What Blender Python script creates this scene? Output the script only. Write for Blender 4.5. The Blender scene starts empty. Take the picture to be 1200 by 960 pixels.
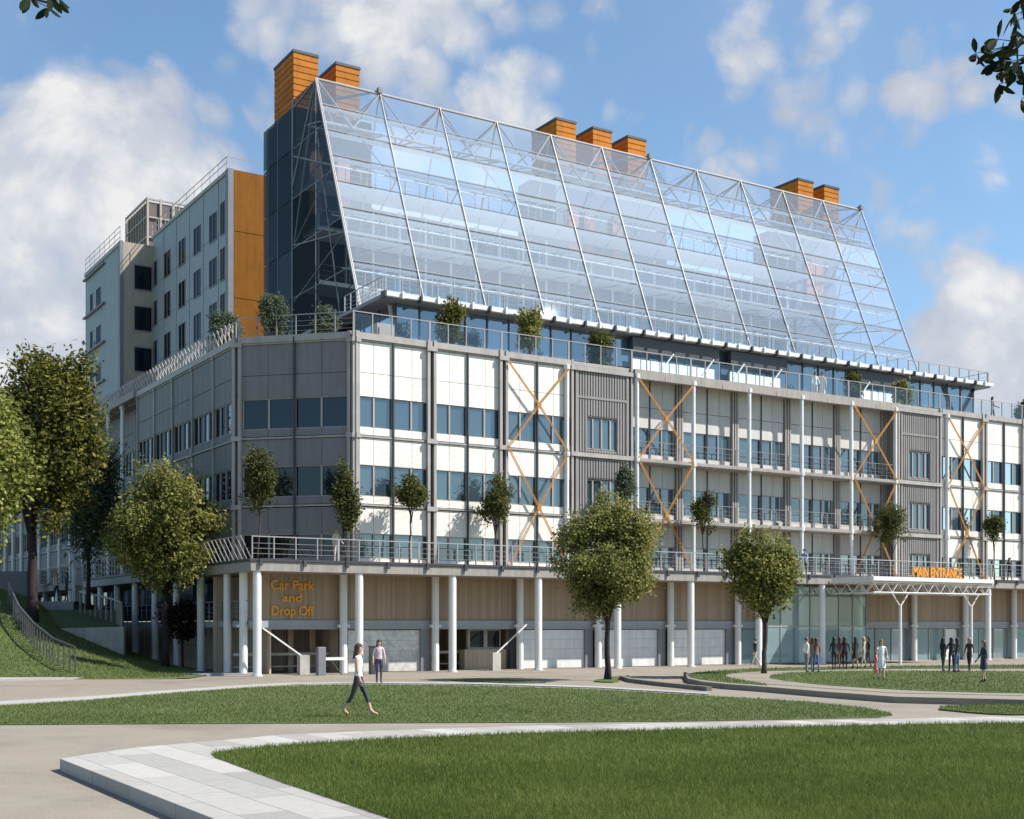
import bpy, bmesh, math, random
import numpy as np
from mathutils import Vector, Matrix, Euler
R_ = math.radians
random.seed(7); RNG = np.random.default_rng(7)
scene = bpy.context.scene
COL = scene.collection

# ------------------------------------------------------------------ survey
# world: X along the long front facade, Y into the building, origin at the
# front/chamfer corner.  The camera stands on the plaza, 2.4 m up.
FOC, HOR, CAMH, ANG = 1508.0, 733.0, 2.4, R_(58.1)
RV = Vector((math.sin(ANG), -math.cos(ANG), 0)); FV = Vector((math.cos(ANG), math.sin(ANG), 0))
CAM = 8.03 * RV - 65.3 * FV; CAM.z = CAMH
def rf(r, f, z=0.0):
    p = CAM + float(r) * RV + float(f) * FV; return Vector((p.x, p.y, float(z)))
def at_z(px, py, z=0.0):
    f = (CAMH - z) * FOC / (py - HOR); return rf((px - 600) / FOC * f, f, z)
def at_f(px, py, f):
    return rf((px - 600) / FOC * f, f, CAMH + (HOR - py) / FOC * f)
def at_v(px, v, z=0.0):
    t = (px - 600) / FOC; d = RV + t * FV      # d.x/d.y of the ray: solve for Y = v
    dirv = FV + t * RV; k = (v - CAM.y) / dirv.y
    p = CAM + k * dirv; return Vector((p.x, v, z))
def dep(p): return (Vector((p[0], p[1], 0)) - Vector((CAM.x, CAM.y, 0))).dot(FV)
def z_at(py, p): return CAMH + (HOR - py) / FOC * dep(p)

# ------------------------------------------------------------------ materials
MATS = {}
def _nodes(name):
    m = bpy.data.materials.new(name); m.use_nodes = True
    nt = m.node_tree; nt.nodes.clear()
    out = nt.nodes.new('ShaderNodeOutputMaterial'); MATS[name] = m
    return m, nt, out
def N(nt, typ, **kw):
    n = nt.nodes.new(typ)
    for k, v in kw.items():
        if k.startswith('_'): setattr(n, k[1:], v)
        else: n.inputs[k.replace('__', ' ')].default_value = v
    return n
def ramp(nt, fac, stops):
    r = nt.nodes.new('ShaderNodeValToRGB'); e = r.color_ramp.elements
    while len(e) < len(stops): e.new(0.5)
    for i, (p, c) in enumerate(stops):
        e[i].position = p; e[i].color = (*c, 1)
    nt.links.new(fac, r.inputs[0]); return r.outputs[0]
def mat(name, col, rough=0.6, metal=0.0, var=0.12, scale=1.2, bump=0.0, bscale=30.0, lines=None, spec=0.5, grain=0.0, streak=0.0):
    m, nt, out = _nodes(name); L = nt.links.new
    b = N(nt, 'ShaderNodeBsdfPrincipled', Roughness=rough, Metallic=metal)
    b.inputs['Specular IOR Level'].default_value = spec
    tc = nt.nodes.new('ShaderNodeNewGeometry')
    n = N(nt, 'ShaderNodeTexNoise', Scale=scale, Detail=6.0, Roughness=0.65); L(tc.outputs['Position'], n.inputs['Vector'])
    lo = tuple(c * (1 - var) for c in col); hi = tuple(min(1, c * (1 + var * .6)) for c in col)
    c = ramp(nt, n.outputs['Fac'], [(0.3, lo), (0.7, hi)])
    if grain:
        g = N(nt, 'ShaderNodeTexNoise', Scale=bscale * 2, Detail=3.0); L(tc.outputs['Position'], g.inputs['Vector'])
        gr = ramp(nt, g.outputs['Fac'], [(0.3, (1 - grain,) * 3), (0.7, (1,) * 3)])
        mx = nt.nodes.new('ShaderNodeMix'); mx.data_type = 'RGBA'; mx.blend_type = 'MULTIPLY'; mx.inputs[0].default_value = 1
        L(c, mx.inputs[6]); L(gr, mx.inputs[7]); c = mx.outputs[2]
    rp = ramp(nt, tc.outputs['Random Per Island'], [(0, (1 - var * .8,) * 3), (1, (1,) * 3)])
    mi = nt.nodes.new('ShaderNodeMix'); mi.data_type = 'RGBA'; mi.blend_type = 'MULTIPLY'; mi.inputs[0].default_value = 1; L(c, mi.inputs[6]); L(rp, mi.inputs[7]); c = mi.outputs[2]
    if streak:
        mp = nt.nodes.new('ShaderNodeMapping'); mp.inputs['Scale'].default_value = (3.2, 3.2, .22); L(tc.outputs['Position'], mp.inputs[0])
        ns = N(nt, 'ShaderNodeTexNoise', Scale=1.0, Detail=7.0, Roughness=.7); L(mp.outputs[0], ns.inputs['Vector'])
        sr = ramp(nt, ns.outputs['Fac'], [(.36, (1 - streak, 1 - streak * 1.05, 1 - streak * 1.15)), (.56, (1, 1, 1))])
        m4 = nt.nodes.new('ShaderNodeMix'); m4.data_type = 'RGBA'; m4.blend_type = 'MULTIPLY'; m4.inputs[0].default_value = 1; L(c, m4.inputs[6]); L(sr, m4.inputs[7]); c = m4.outputs[2]
    L(c, b.inputs['Base Color'])
    if lines:
        axis, sc, st = lines
        w = nt.nodes.new('ShaderNodeTexWave'); w.bands_direction = axis; w.inputs['Scale'].default_value = sc
        w.inputs['Distortion'].default_value = 0
        L(tc.outputs['Position'], w.inputs['Vector'])
        bp = N(nt, 'ShaderNodeBump', Strength=st, Distance=0.02); L(w.outputs['Fac'], bp.inputs['Height']); L(bp.outputs[0], b.inputs['Normal'])
    elif bump:
        n2 = N(nt, 'ShaderNodeTexNoise', Scale=bscale, Detail=4.0); L(tc.outputs['Position'], n2.inputs['Vector'])
        bp = N(nt, 'ShaderNodeBump', Strength=bump, Distance=0.02); L(n2.outputs['Fac'], bp.inputs['Height']); L(bp.outputs[0], b.inputs['Normal'])
    L(b.outputs[0], out.inputs[0]); return m
def timber(name, c1, c2, width=0.14):
    """vertical boards: tone changes from board to board along X+Y"""
    m, nt, out = _nodes(name); L = nt.links.new
    g = nt.nodes.new('ShaderNodeNewGeometry'); s = nt.nodes.new('ShaderNodeSeparateXYZ'); L(g.outputs['Position'], s.inputs[0])
    a = N(nt, 'ShaderNodeMath', _operation='ADD'); L(s.outputs[0], a.inputs[0]); L(s.outputs[1], a.inputs[1])
    d = N(nt, 'ShaderNodeMath', _operation='DIVIDE'); d.inputs[1].default_value = width; L(a.outputs[0], d.inputs[0])
    fl = N(nt, 'ShaderNodeMath', _operation='FLOOR'); L(d.outputs[0], fl.inputs[0])
    wn = nt.nodes.new('ShaderNodeTexWhiteNoise'); wn.noise_dimensions = '1D'; L(fl.outputs[0], wn.inputs['W'])
    fr = N(nt, 'ShaderNodeMath', _operation='FRACT'); L(d.outputs[0], fr.inputs[0])
    gap = ramp(nt, fr.outputs[0], [(0.0, (.25,) * 3), (0.09, (1,) * 3)])
    c = ramp(nt, wn.outputs['Value'], [(0, c1), (1, c2)])
    mx = nt.nodes.new('ShaderNodeMix'); mx.data_type = 'RGBA'; mx.blend_type = 'MULTIPLY'; mx.inputs[0].default_value = 1
    L(c, mx.inputs[6]); L(gap, mx.inputs[7])
    b = N(nt, 'ShaderNodeBsdfPrincipled', Roughness=0.7); L(mx.outputs[2], b.inputs['Base Color']); L(b.outputs[0], out.inputs[0]); return m
def glass(name, col, refl=0.3, rough=0.03, tint=(.85, .93, 1), trans=0.0, ttint=(.9, .95, 1), var=0.25, warp=0.0, fres=.5, spread=.1):
    """pane: dark body + mirror of the sky + optional see-through"""
    m, nt, out = _nodes(name); L = nt.links.new
    geo = nt.nodes.new('ShaderNodeNewGeometry')
    lo = tuple(c * (1 - var) for c in col); hi = tuple(c * (1 + var) for c in col)
    c = ramp(nt, geo.outputs['Random Per Island'], [(0, lo), (1, hi)])
    d = N(nt, 'ShaderNodeBsdfDiffuse'); L(c, d.inputs[0])
    g = N(nt, 'ShaderNodeBsdfGlossy', Roughness=rough); g.inputs[0].default_value = (*tint, 1)
    if warp:
        n = N(nt, 'ShaderNodeTexNoise', Scale=0.45, Detail=1.0); L(geo.outputs['Position'], n.inputs['Vector'])
        bp = N(nt, 'ShaderNodeBump', Strength=warp, Distance=0.05); L(n.outputs['Fac'], bp.inputs['Height']); L(bp.outputs[0], g.inputs['Normal'])
    lw = N(nt, 'ShaderNodeLayerWeight', Blend=0.25)
    ad = N(nt, 'ShaderNodeMath', _operation='MULTIPLY_ADD'); ad.inputs[1].default_value = fres; ad.inputs[2].default_value = refl; L(lw.outputs['Fresnel'], ad.inputs[0]); ad.use_clamp = True
    mx = nt.nodes.new('ShaderNodeMixShader'); L(ad.outputs[0], mx.inputs[0]); L(d.outputs[0], mx.inputs[1]); L(g.outputs[0], mx.inputs[2])
    res = mx.outputs[0]
    if trans:
        t = nt.nodes.new('ShaderNodeBsdfTransparent'); t.inputs[0].default_value = (*ttint, 1)
        mr = nt.nodes.new('ShaderNodeMapRange'); mr.inputs['To Min'].default_value = max(0, 1 - trans - spread); mr.inputs['To Max'].default_value = 1 - trans + spread
        L(geo.outputs['Random Per Island'], mr.inputs[0])
        m2 = nt.nodes.new('ShaderNodeMixShader'); L(mr.outputs[0], m2.inputs[0]); L(t.outputs[0], m2.inputs[1]); L(res, m2.inputs[2]); res = m2.outputs[0]
    L(res, out.inputs[0]); return m
def leafmat(name, dark, mid, light, transl=0.35, nsc=0.9, wn=.45):
    m, nt, out = _nodes(name); L = nt.links.new
    g = nt.nodes.new('ShaderNodeNewGeometry')
    n = N(nt, 'ShaderNodeTexNoise', Scale=nsc, Detail=5.0, Roughness=.7); L(g.outputs['Position'], n.inputs['Vector'])
    a = N(nt, 'ShaderNodeMath', _operation='MULTIPLY_ADD'); a.inputs[1].default_value = 1 - wn; L(g.outputs['Random Per Island'], a.inputs[0])
    s = N(nt, 'ShaderNodeMath', _operation='MULTIPLY'); s.inputs[1].default_value = wn; L(n.outputs['Fac'], s.inputs[0]); L(s.outputs[0], a.inputs[2])
    c = ramp(nt, a.outputs[0], [(.1, dark), (.5, mid), (.9, light)])
    b = N(nt, 'ShaderNodeBsdfPrincipled', Roughness=0.75); b.inputs['Specular IOR Level'].default_value = .08; L(c, b.inputs['Base Color'])
    t = nt.nodes.new('ShaderNodeBsdfTranslucent'); L(c, t.inputs[0])
    mx = nt.nodes.new('ShaderNodeMixShader'); mx.inputs[0].default_value = transl; L(b.outputs[0], mx.inputs[1]); L(t.outputs[0], mx.inputs[2])
    L(mx.outputs[0], out.inputs[0]); return m

M = MATS
mat('white_panel', (.80, .755, .685), .55, var=.05, lines=('Z', 5.0, .5), streak=.10)
mat('grey_cladding', (.205, .197, .203), .6, var=.08, lines=('Z', 5.0, .2), streak=.15)  # darker grey cladding of the chamfer and side facade
mat('steel_light', (.40, .365, .34), .5, var=.12, streak=.18)
mat('steel_white', (.76, .75, .73), .45, var=.07, scale=3, streak=.12)
mat('steel_grey', (.20, .20, .215), .5, var=.15)
mat('steel_dark', (.055, .055, .062), .5, var=.2)
mat('kerb_brown', (.19, .165, .135), .85, var=.2, streak=.2)
mat('backing', (.03, .03, .034), .8)
mat('ribbed_grey', (.275, .255, .245), .55, var=.1, streak=.15)
mat('shaded_recess', (.55, .525, .49), .55, var=.06, lines=('Z', 5.0, .4), streak=.12)  # white panel with shade put into its colour to deepen the recesses
mat('brace_orange', (.48, .205, .025), .45, var=.12)
mat('sign_orange', (.80, .34, .03), .45, var=.05)
mat('chimney_orange', (.52, .175, .012), .7, var=.22, streak=.15, spec=.2)
mat('panel_orange', (.235, .088, .005), .7, var=.14, streak=.18, spec=.15)
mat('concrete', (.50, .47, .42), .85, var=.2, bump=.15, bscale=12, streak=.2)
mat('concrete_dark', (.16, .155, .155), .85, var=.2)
mat('slab_edge', (.34, .308, .28), .65, var=.1, streak=.22)
mat('roof_deck', (.30, .29, .28), .85)
mat('door_white', (.72, .71, .69), .55, var=.09, scale=2.2, streak=.14)
mat('door_stone', (.66, .64, .60), .5, var=.35, scale=2.6)
mat('door_grey', (.33, .335, .35), .5, var=.08)
timber('timber', (.30, .215, .14), (.40, .295, .20))
timber('timber_pale', (.42, .32, .22), (.54, .43, .31), .3)
mat('ward_panel', (.34, .385, .405), .6, var=.08, streak=.12)
mat('ward_beige', (.40, .35, .28), .7, var=.08, streak=.12)
mat('plant_brown', (.13, .10, .09), .6, var=.2)
mat('plant_rail', (.42, .36, .31), .5)
mat('core_dark', (.022, .020, .022), .7, var=.3, scale=.8, spec=.2)
mat('inner_wall', (.15, .165, .22), .6, var=.15)
mat('inner_red', (.50, .19, .15), .6, var=.15)
mat('inner_white', (.86, .87, .88), .5, var=.05)
mat('rail_grey', (.33, .32, .32), .45, var=.1)
glass('pane', (.045, .072, .088), refl=.15, rough=.01, warp=.05)
glass('pane_dark', (.010, .013, .018), refl=.045, rough=.01, warp=.08, fres=.25)
glass('atrium_glass', (.66, .75, .87), refl=.24, rough=.008, tint=(.9, .96, 1), trans=.735, ttint=(.85, .92, .99), var=.15, fres=.3, warp=.03)
glass('pane_black', (.009, .011, .015), refl=.02, rough=.02, fres=.06)
glass('end_glass', (.012, .015, .014), refl=.02, rough=.02, trans=.34, ttint=(.38, .46, .46), fres=.06)
glass('rail_glass', (.16, .24, .30), refl=.25, rough=.02, trans=.885, ttint=(.88, .95, .98))
glass('lobby_glass', (.36, .50, .52), refl=.16, rough=.03, trans=.50, ttint=(.75, .92, .93), var=.3)
glass('pent_glass', (.10, .15, .21), refl=.26, rough=.03, trans=.25, ttint=(.7, .85, .95), var=.3, warp=.05)
mat('bark', (.07, .048, .042), .9, var=.35, scale=6, bump=.6, bscale=25)
mat('bark_dark', (.028, .017, .02), .9, var=.35, scale=6, bump=.6, bscale=25)
leafmat('leaf_olive', (.05, .048, .016), (.20, .205, .055), (.47, .44, .14), .42)
leafmat('leaf_green', (.05, .048, .018), (.20, .205, .06), (.46, .44, .15), .42)
leafmat('leaf_dark', (.008, .013, .005), (.018, .028, .010), (.04, .055, .018), .25)  # near-black green of the overhanging leaves
leafmat('leaf_yellow', (.05, .07, .015), (.17, .19, .04), (.42, .40, .13))
leafmat('leaf_gold', (.03, .034, .010), (.11, .115, .026), (.34, .31, .075), .4)
leafmat('leaf_grey', (.05, .065, .045), (.11, .14, .09), (.20, .23, .14), .4)
leafmat('leaf_deep', (.03, .032, .013), (.09, .10, .032), (.22, .22, .075), .42)
leafmat('leaf_plum', (.02, .012, .014), (.045, .025, .028), (.08, .05, .045))
leafmat('blade', (.05, .075, .014), (.135, .175, .042), (.29, .31, .10), .35, .30, .72)
leafmat('blade_far', (.065, .092, .026), (.145, .18, .058), (.26, .28, .11), .35, .28, .70)

# ------------------------------------------------------------------ mesh kit
class MB:
    def __init__(s): s.v = []; s.f = []; s.mi = []; s.cur = 0
    def add(s, vs, fs):
        o = len(s.v); s.v += [tuple(p) for p in vs]
        for f in fs: s.f.append(tuple(i + o for i in f)); s.mi.append(s.cur)
    def box(s, a, b):
        x0, y0, z0 = a; x1, y1, z1 = b
        s.add([(x0, y0, z0), (x1, y0, z0), (x1, y1, z0), (x0, y1, z0), (x0, y0, z1), (x1, y0, z1), (x1, y1, z1), (x0, y1, z1)],
              [(0, 3, 2, 1), (4, 5, 6, 7), (0, 1, 5, 4), (1, 2, 6, 5), (2, 3, 7, 6), (3, 0, 4, 7)]); return s
    def quad(s, a, b, c, d): s.add([a, b, c, d], [(0, 1, 2, 3)]); return s
    def bar(s, p, q, w, h=None):
        h = h or w; p = Vector(p); q = Vector(q); d = (q - p).normalized()
        up = Vector((0, 0, 1)) if abs(d.z) < .95 else Vector((0, 1, 0))
        a = d.cross(up).normalized() * w / 2; b = a.cross(d).normalized() * h / 2
        s.add([p - a - b, p + a - b, p + a + b, p - a + b, q - a - b, q + a - b, q + a + b, q - a + b],
              [(0, 1, 2, 3), (7, 6, 5, 4), (0, 4, 5, 1), (1, 5, 6, 2), (2, 6, 7, 3), (3, 7, 4, 0)]); return s
    def tube(s, pts, rs, n=8, cap=True):
        pts = [Vector(p) for p in pts]
        if not hasattr(rs, '__len__'): rs = [rs] * len(pts)
        o = len(s.v); u = None
        for i, p in enumerate(pts):
            d = (pts[min(i + 1, len(pts) - 1)] - pts[max(i - 1, 0)]).normalized()
            if u is None: u = d.cross(Vector((.31, .22, .93)) if abs(d.z) < .9 else Vector((1, .1, 0))).normalized()
            u = (u - d * u.dot(d)).normalized(); w = d.cross(u)
            for k in range(n):
                t = 2 * math.pi * k / n; s.v.append(tuple(p + (u * math.cos(t) + w * math.sin(t)) * rs[i]))
        for i in range(len(pts) - 1):
            for k in range(n):
                a = o + i * n + k; b = o + i * n + (k + 1) % n; s.f.append((a, b, b + n, a + n)); s.mi.append(s.cur)
        if cap:
            s.f.append(tuple(o + k for k in range(n))[::-1]); s.mi.append(s.cur)
            s.f.append(tuple(o + (len(pts) - 1) * n + k for k in range(n))); s.mi.append(s.cur)
        return s
    def prism(s, poly, z0, z1):
        n = len(poly)
        s.add([(p[0], p[1], z0) for p in poly] + [(p[0], p[1], z1) for p in poly],
              [tuple(range(n))[::-1], tuple(range(n, 2 * n))] + [(i, (i + 1) % n, n + (i + 1) % n, n + i) for i in range(n)]); return s
    def build(s, name, m, parent=None, loc=(0, 0, 0), rz=0.0, smooth=False, bevel=0.0):
        me = bpy.data.meshes.new(name); me.from_pydata(s.v, [], s.f)
        for x in (m if isinstance(m, (list, tuple)) else [m]): me.materials.append(M[x])
        if isinstance(m, (list, tuple)): me.polygons.foreach_set('material_index', s.mi)
        if smooth: me.polygons.foreach_set('use_smooth', [True] * len(me.polygons))
        bm = bmesh.new(); bm.from_mesh(me); bmesh.ops.recalc_face_normals(bm, faces=bm.faces); bm.to_mesh(me); bm.free()
        o = bpy.data.objects.new(name, me); COL.objects.link(o); o.location = loc; o.rotation_euler.z = rz
        if parent: o.parent = parent
        if bevel:
            b = o.modifiers.new('edge', 'BEVEL'); b.width = bevel; b.segments = 2; b.limit_method = 'ANGLE'
        return o
def arr_mesh(name, V, F, m, parent=None, loc=(0, 0, 0), smooth=False):
    """fast mesh from numpy: V (n,3), F (m,k)"""
    me = bpy.data.meshes.new(name); n, k = F.shape
    me.vertices.add(len(V)); me.vertices.foreach_set('co', V.astype(np.float32).ravel())
    me.loops.add(n * k); me.loops.foreach_set('vertex_index', F.astype(np.int32).ravel())
    me.polygons.add(n); me.polygons.foreach_set('loop_start', np.arange(n, dtype=np.int32) * k)
    me.update(calc_edges=True); me.materials.append(M[m])
    o = bpy.data.objects.new(name, me); COL.objects.link(o); o.location = loc
    if parent: o.parent = parent
    return o
def tag(o, label=None, cat=None, group=None, kind=None):
    if label: o['label'] = label
    if cat: o['category'] = cat
    if group: o['group'] = group
    if kind: o['kind'] = kind
    return o
def empty(name, loc, label, cat, group=None, rz=0.0):
    o = bpy.data.objects.new(name, None); o.empty_display_size = .3; COL.objects.link(o); o.location = loc; o.rotation_euler.z = rz
    return tag(o, label, cat, group)
def inst(o, parent, loc, rz=0.0):
    c = o.copy(); COL.objects.link(c); c.parent = parent; c.location = loc; c.rotation_euler.z = rz
    for ch in list(o.children):
        d = ch.copy(); COL.objects.link(d); d.parent = c
    return c
SKYS, CLOUDS, EXPO = 0.108, 0.56, 0.66
_a = at_z(70, 889, .2); _b = at_z(470, 1045, .2); SLABROT = math.atan2(_b.y - _a.y, _b.x - _a.x)
# ------------------------------------------------------------------ camera, sun, sky
cam = bpy.data.cameras.new('camera'); co = bpy.data.objects.new('camera', cam); COL.objects.link(co); scene.camera = co
co.location = CAM; co.rotation_euler = (R_(90), 0, ANG - R_(90)); cam.sensor_width = 36; cam.lens = FOC / 1200 * 36
cam.shift_y = (HOR - 480) / 1200; cam.clip_start = .2; cam.clip_end = 4000
EL, AZ = R_(48), R_(5)
s2 = math.cos(AZ) * RV - math.sin(AZ) * FV
SUN = Vector((s2.x * math.cos(EL), s2.y * math.cos(EL), math.sin(EL))).normalized()
sl = bpy.data.lights.new('sun', 'SUN'); sl.energy = 5.0; sl.angle = R_(.53); sl.color = (1, .955, .885)
so = bpy.data.objects.new('sun', sl); COL.objects.link(so); so.rotation_euler = SUN.to_track_quat('Z', 'Y').to_euler(); so.location = (0, -40, 80)

w = bpy.data.worlds.new('World'); scene.world = w; w.use_nodes = True; w.cycles.sampling_method = 'MANUAL'; w.cycles.sample_map_resolution = 512
nt = w.node_tree; nt.nodes.clear(); L = nt.links.new
out = nt.nodes.new('ShaderNodeOutputWorld')
sky = nt.nodes.new('ShaderNodeTexSky'); sky.sky_type = 'NISHITA'; sky.sun_disc = False
sky.sun_elevation = EL; sky.sun_rotation = math.atan2(SUN.x, SUN.y); sky.air_density = 1.0; sky.dust_density = .4; sky.ozone_density = 1.2; sky.altitude = 50
bg = N(nt, 'ShaderNodeBackground', Strength=SKYS); tn = nt.nodes.new('ShaderNodeMix'); tn.data_type = 'RGBA'; tn.blend_type = 'MULTIPLY'; tn.inputs[0].default_value = 1; tn.inputs[7].default_value = (.83, 1.0, 1.05, 1); L(sky.outputs[0], tn.inputs[6]); L(tn.outputs[2], bg.inputs[0])
tc = nt.nodes.new('ShaderNodeTexCoord')
def mth(op, a, b=None, c=None, clamp=False):
    n = nt.nodes.new('ShaderNodeMath'); n.operation = op; n.use_clamp = clamp
    for i, x in enumerate((a, b, c)):
        if x is None: continue
        if isinstance(x, (int, float)): n.inputs[i].default_value = x
        else: L(x, n.inputs[i])
    return n.outputs[0]
def vdot(v):
    n = nt.nodes.new('ShaderNodeVectorMath'); n.operation = 'DOT_PRODUCT'; L(tc.outputs['Generated'], n.inputs[0]); n.inputs[1].default_value = v; return n.outputs['Value']
def direc(px, py): return (FV + (px - 600) / FOC * RV + Vector((0, 0, (HOR - py) / FOC))).normalized()
# banks of cumulus, each at its own bearing and height in the sky
BANKS = [(130, 240, 125, 1.15), (225, 215, 60, .95), (40, 330, 170, 1.1), (190, 340, 130, .95), (90, 440, 160, .9), (10, 200, 90, .7), (20, 20, 60, .4), (220, 100, 70, .25),
         (480, 40, 165, .72), (590, 60, 120, .52), (400, 100, 90, .42), (650, 20, 90, .42),
         (920, 140, 110, .54), (830, 200, 90, .48), (1010, 220, 130, .38), (1085, 90, 65, .5), (1175, 415, 85, 1.1), (1180, 130, 110, .42), (1150, 250, 130, .38), (1170, 520, 130, .5)]
tot = None
for px, py, rad, wt in BANKS:
    d = vdot(direc(px, py)); a = rad / FOC * 1.25
    mr = nt.nodes.new('ShaderNodeMapRange'); mr.interpolation_type = 'SMOOTHSTEP'
    mr.inputs['From Min'].default_value = math.cos(a * 1.35); mr.inputs['From Max'].default_value = math.cos(a * .15); mr.inputs['To Max'].default_value = wt
    L(d, mr.inputs[0]); tot = mr.outputs[0] if tot is None else mth('MAXIMUM', tot, mr.outputs[0])
# the rest of the sky (behind the camera) carries scattered cloud as well
back = nt.nodes.new('ShaderNodeMapRange'); back.inputs['From Min'].default_value = .55; back.inputs['From Max'].default_value = .1; back.inputs['To Max'].default_value = .12
L(vdot(FV), back.inputs[0]); tot = mth('MAXIMUM', tot, back.outputs[0])
n1 = N(nt, 'ShaderNodeTexNoise', Scale=9.0, Detail=10.0, Roughness=.58, Distortion=.25); L(tc.outputs['Generated'], n1.inputs['Vector'])
n2 = N(nt, 'ShaderNodeTexNoise', Scale=3.2, Detail=6.0, Roughness=.55); L(tc.outputs['Generated'], n2.inputs['Vector'])
def puff(sc, off):
    wv = nt.nodes.new('ShaderNodeVectorMath'); wv.operation = 'MULTIPLY_ADD'; wv.inputs[1].default_value = (.06,) * 3; L(n1.outputs['Color'], wv.inputs[0]); L(off, wv.inputs[2])
    vr = nt.nodes.new('ShaderNodeTexVoronoi'); vr.feature = 'F1'; vr.inputs['Scale'].default_value = sc; L(wv.outputs[0], vr.inputs['Vector'])
    return mth('SUBTRACT', 1.0, vr.outputs['Distance'])
pf = mth('ADD', mth('MULTIPLY', puff(16, tc.outputs['Generated']), .6), mth('MULTIPLY', puff(38, tc.outputs['Generated']), .4))
nn = mth('ADD', mth('ADD', mth('MULTIPLY', n1.outputs['Fac'], .5), mth('MULTIPLY', n2.outputs['Fac'], .3)), mth('MULTIPLY_ADD', pf, .55, -.08))
den = mth('ADD', tot, mth('MULTIPLY', mth('SUBTRACT', nn, .70), 2.0))
al = nt.nodes.new('ShaderNodeMapRange'); al.interpolation_type = 'SMOOTHSTEP'; al.inputs['From Min'].default_value = .14; al.inputs['From Max'].default_value = .66; al.inputs['To Max'].default_value = .96; L(den, al.inputs[0])
thin = mth('MAXIMUM', al.outputs[0], mth('MULTIPLY', mth('SUBTRACT', n2.outputs['Fac'], .34), .62))
# cloud tone: sunlit heads against greyer bodies, from the same noise sampled towards the sun
mp = nt.nodes.new('ShaderNodeMapping'); mp.inputs['Location'].default_value = tuple(SUN * .03); L(tc.outputs['Generated'], mp.inputs[0])
n3 = N(nt, 'ShaderNodeTexNoise', Scale=9.0, Detail=6.0, Roughness=.55, Distortion=.25); L(mp.outputs[0], n3.inputs['Vector'])
lit = mth('ADD', mth('MULTIPLY', mth('SUBTRACT', n1.outputs['Fac'], n3.outputs['Fac']), 2.4), mth('MULTIPLY_ADD', tot, .55, mth('MULTIPLY', mth('SUBTRACT', nn, .70), .9)))
cc = ramp(nt, lit, [(.05, (.56, .62, .74)), (.45, (.72, .755, .83)), (.8, (1.0, .99, .98))])
bg2 = N(nt, 'ShaderNodeBackground', Strength=CLOUDS); L(cc, bg2.inputs[0])
mx = nt.nodes.new('ShaderNodeMixShader'); L(thin, mx.inputs[0]); L(bg.outputs[0], mx.inputs[1]); L(bg2.outputs[0], mx.inputs[2]); L(mx.outputs[0], out.inputs[0])
vs = scene.view_settings; vs.view_transform = 'Standard'; vs.look = 'None'; vs.exposure = EXPO; vs.gamma = 1; vs.use_curve_mapping = False
scene.cycles.max_bounces = 6; scene.cycles.transparent_max_bounces = 24; scene.cycles.diffuse_bounces = 3; scene.cycles.glossy_bounces = 3
scene.cycles.use_denoising = True; scene.cycles.caustics_reflective = False; scene.cycles.caustics_refractive = False

# ------------------------------------------------------------------ ground
m, nt_, o_ = _nodes('ground'); 
def groundmat(name, base, stops, sc, grain, rough=.9):
    m, nt, out = _nodes(name); L = nt.links.new
    g = nt.nodes.new('ShaderNodeNewGeometry')
    n = N(nt, 'ShaderNodeTexNoise', Scale=sc, Detail=8.0, Roughness=.65); L(g.outputs['Position'], n.inputs['Vector'])
    f = N(nt, 'ShaderNodeTexNoise', Scale=grain, Detail=4.0, Roughness=.7); L(g.outputs['Position'], f.inputs['Vector'])
    c = ramp(nt, n.outputs['Fac'], stops); c2 = ramp(nt, f.outputs['Fac'], [(.25, (.62,) * 3), (.75, (1.0,) * 3)])
    mx = nt.nodes.new('ShaderNodeMix'); mx.data_type = 'RGBA'; mx.blend_type = 'MULTIPLY'; mx.inputs[0].default_value = 1; L(c, mx.inputs[6]); L(c2, mx.inputs[7])
    col = mx.outputs[2]
    if name in ('paving', 'road'):
        p3 = N(nt, 'ShaderNodeTexNoise', Scale=.16, Detail=9.0, Roughness=.72, Distortion=.8); L(g.outputs['Position'], p3.inputs['Vector'])
        c3 = ramp(nt, p3.outputs['Fac'], [(.36, (.80, .79, .78)), (.5, (1, 1, 1)), (.66, (1.0, .97, .93))])
        vo = nt.nodes.new('ShaderNodeTexVoronoi'); vo.feature = 'F1'; vo.inputs['Scale'].default_value = 1.6; vo.inputs['Randomness'].default_value = 1.0; L(g.outputs['Position'], vo.inputs['Vector'])
        c4 = ramp(nt, vo.outputs['Distance'], [(.035, (.62, .60, .58)), (.06, (1, 1, 1))])
        for cx_ in (c3, c4):
            m5 = nt.nodes.new('ShaderNodeMix'); m5.data_type = 'RGBA'; m5.blend_type = 'MULTIPLY'; m5.inputs[0].default_value = 1; L(col, m5.inputs[6]); L(cx_, m5.inputs[7]); col = m5.outputs[2]
    b = N(nt, 'ShaderNodeBsdfPrincipled', Roughness=rough); b.inputs['Specular IOR Level'].default_value = .25; L(col, b.inputs['Base Color'])
    bp = N(nt, 'ShaderNodeBump', Strength=.35, Distance=.02); L(f.outputs['Fac'], bp.inputs['Height']); L(bp.outputs[0], b.inputs['Normal']); L(b.outputs[0], out.inputs[0])
groundmat('ground', None, [(.3, (.10, .12, .06)), (.7, (.16, .16, .09))], .05, 3)
groundmat('paving', None, [(.3, (.275, .238, .19)), (.7, (.335, .293, .238))], .5, 24)
groundmat('road', None, [(.3, (.34, .305, .27)), (.7, (.40, .365, .325))], .35, 30)
groundmat('turf', None, [(.25, (.05, .075, .018)), (.75, (.10, .135, .036))], .5, 12)
groundmat('turf_far', None, [(.25, (.07, .10, .03)), (.75, (.12, .155, .052))], .4, 9)
groundmat('kerb_light', None, [(.3, (.38, .37, .355)), (.7, (.48, .465, .445))], .8, 20)
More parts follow.
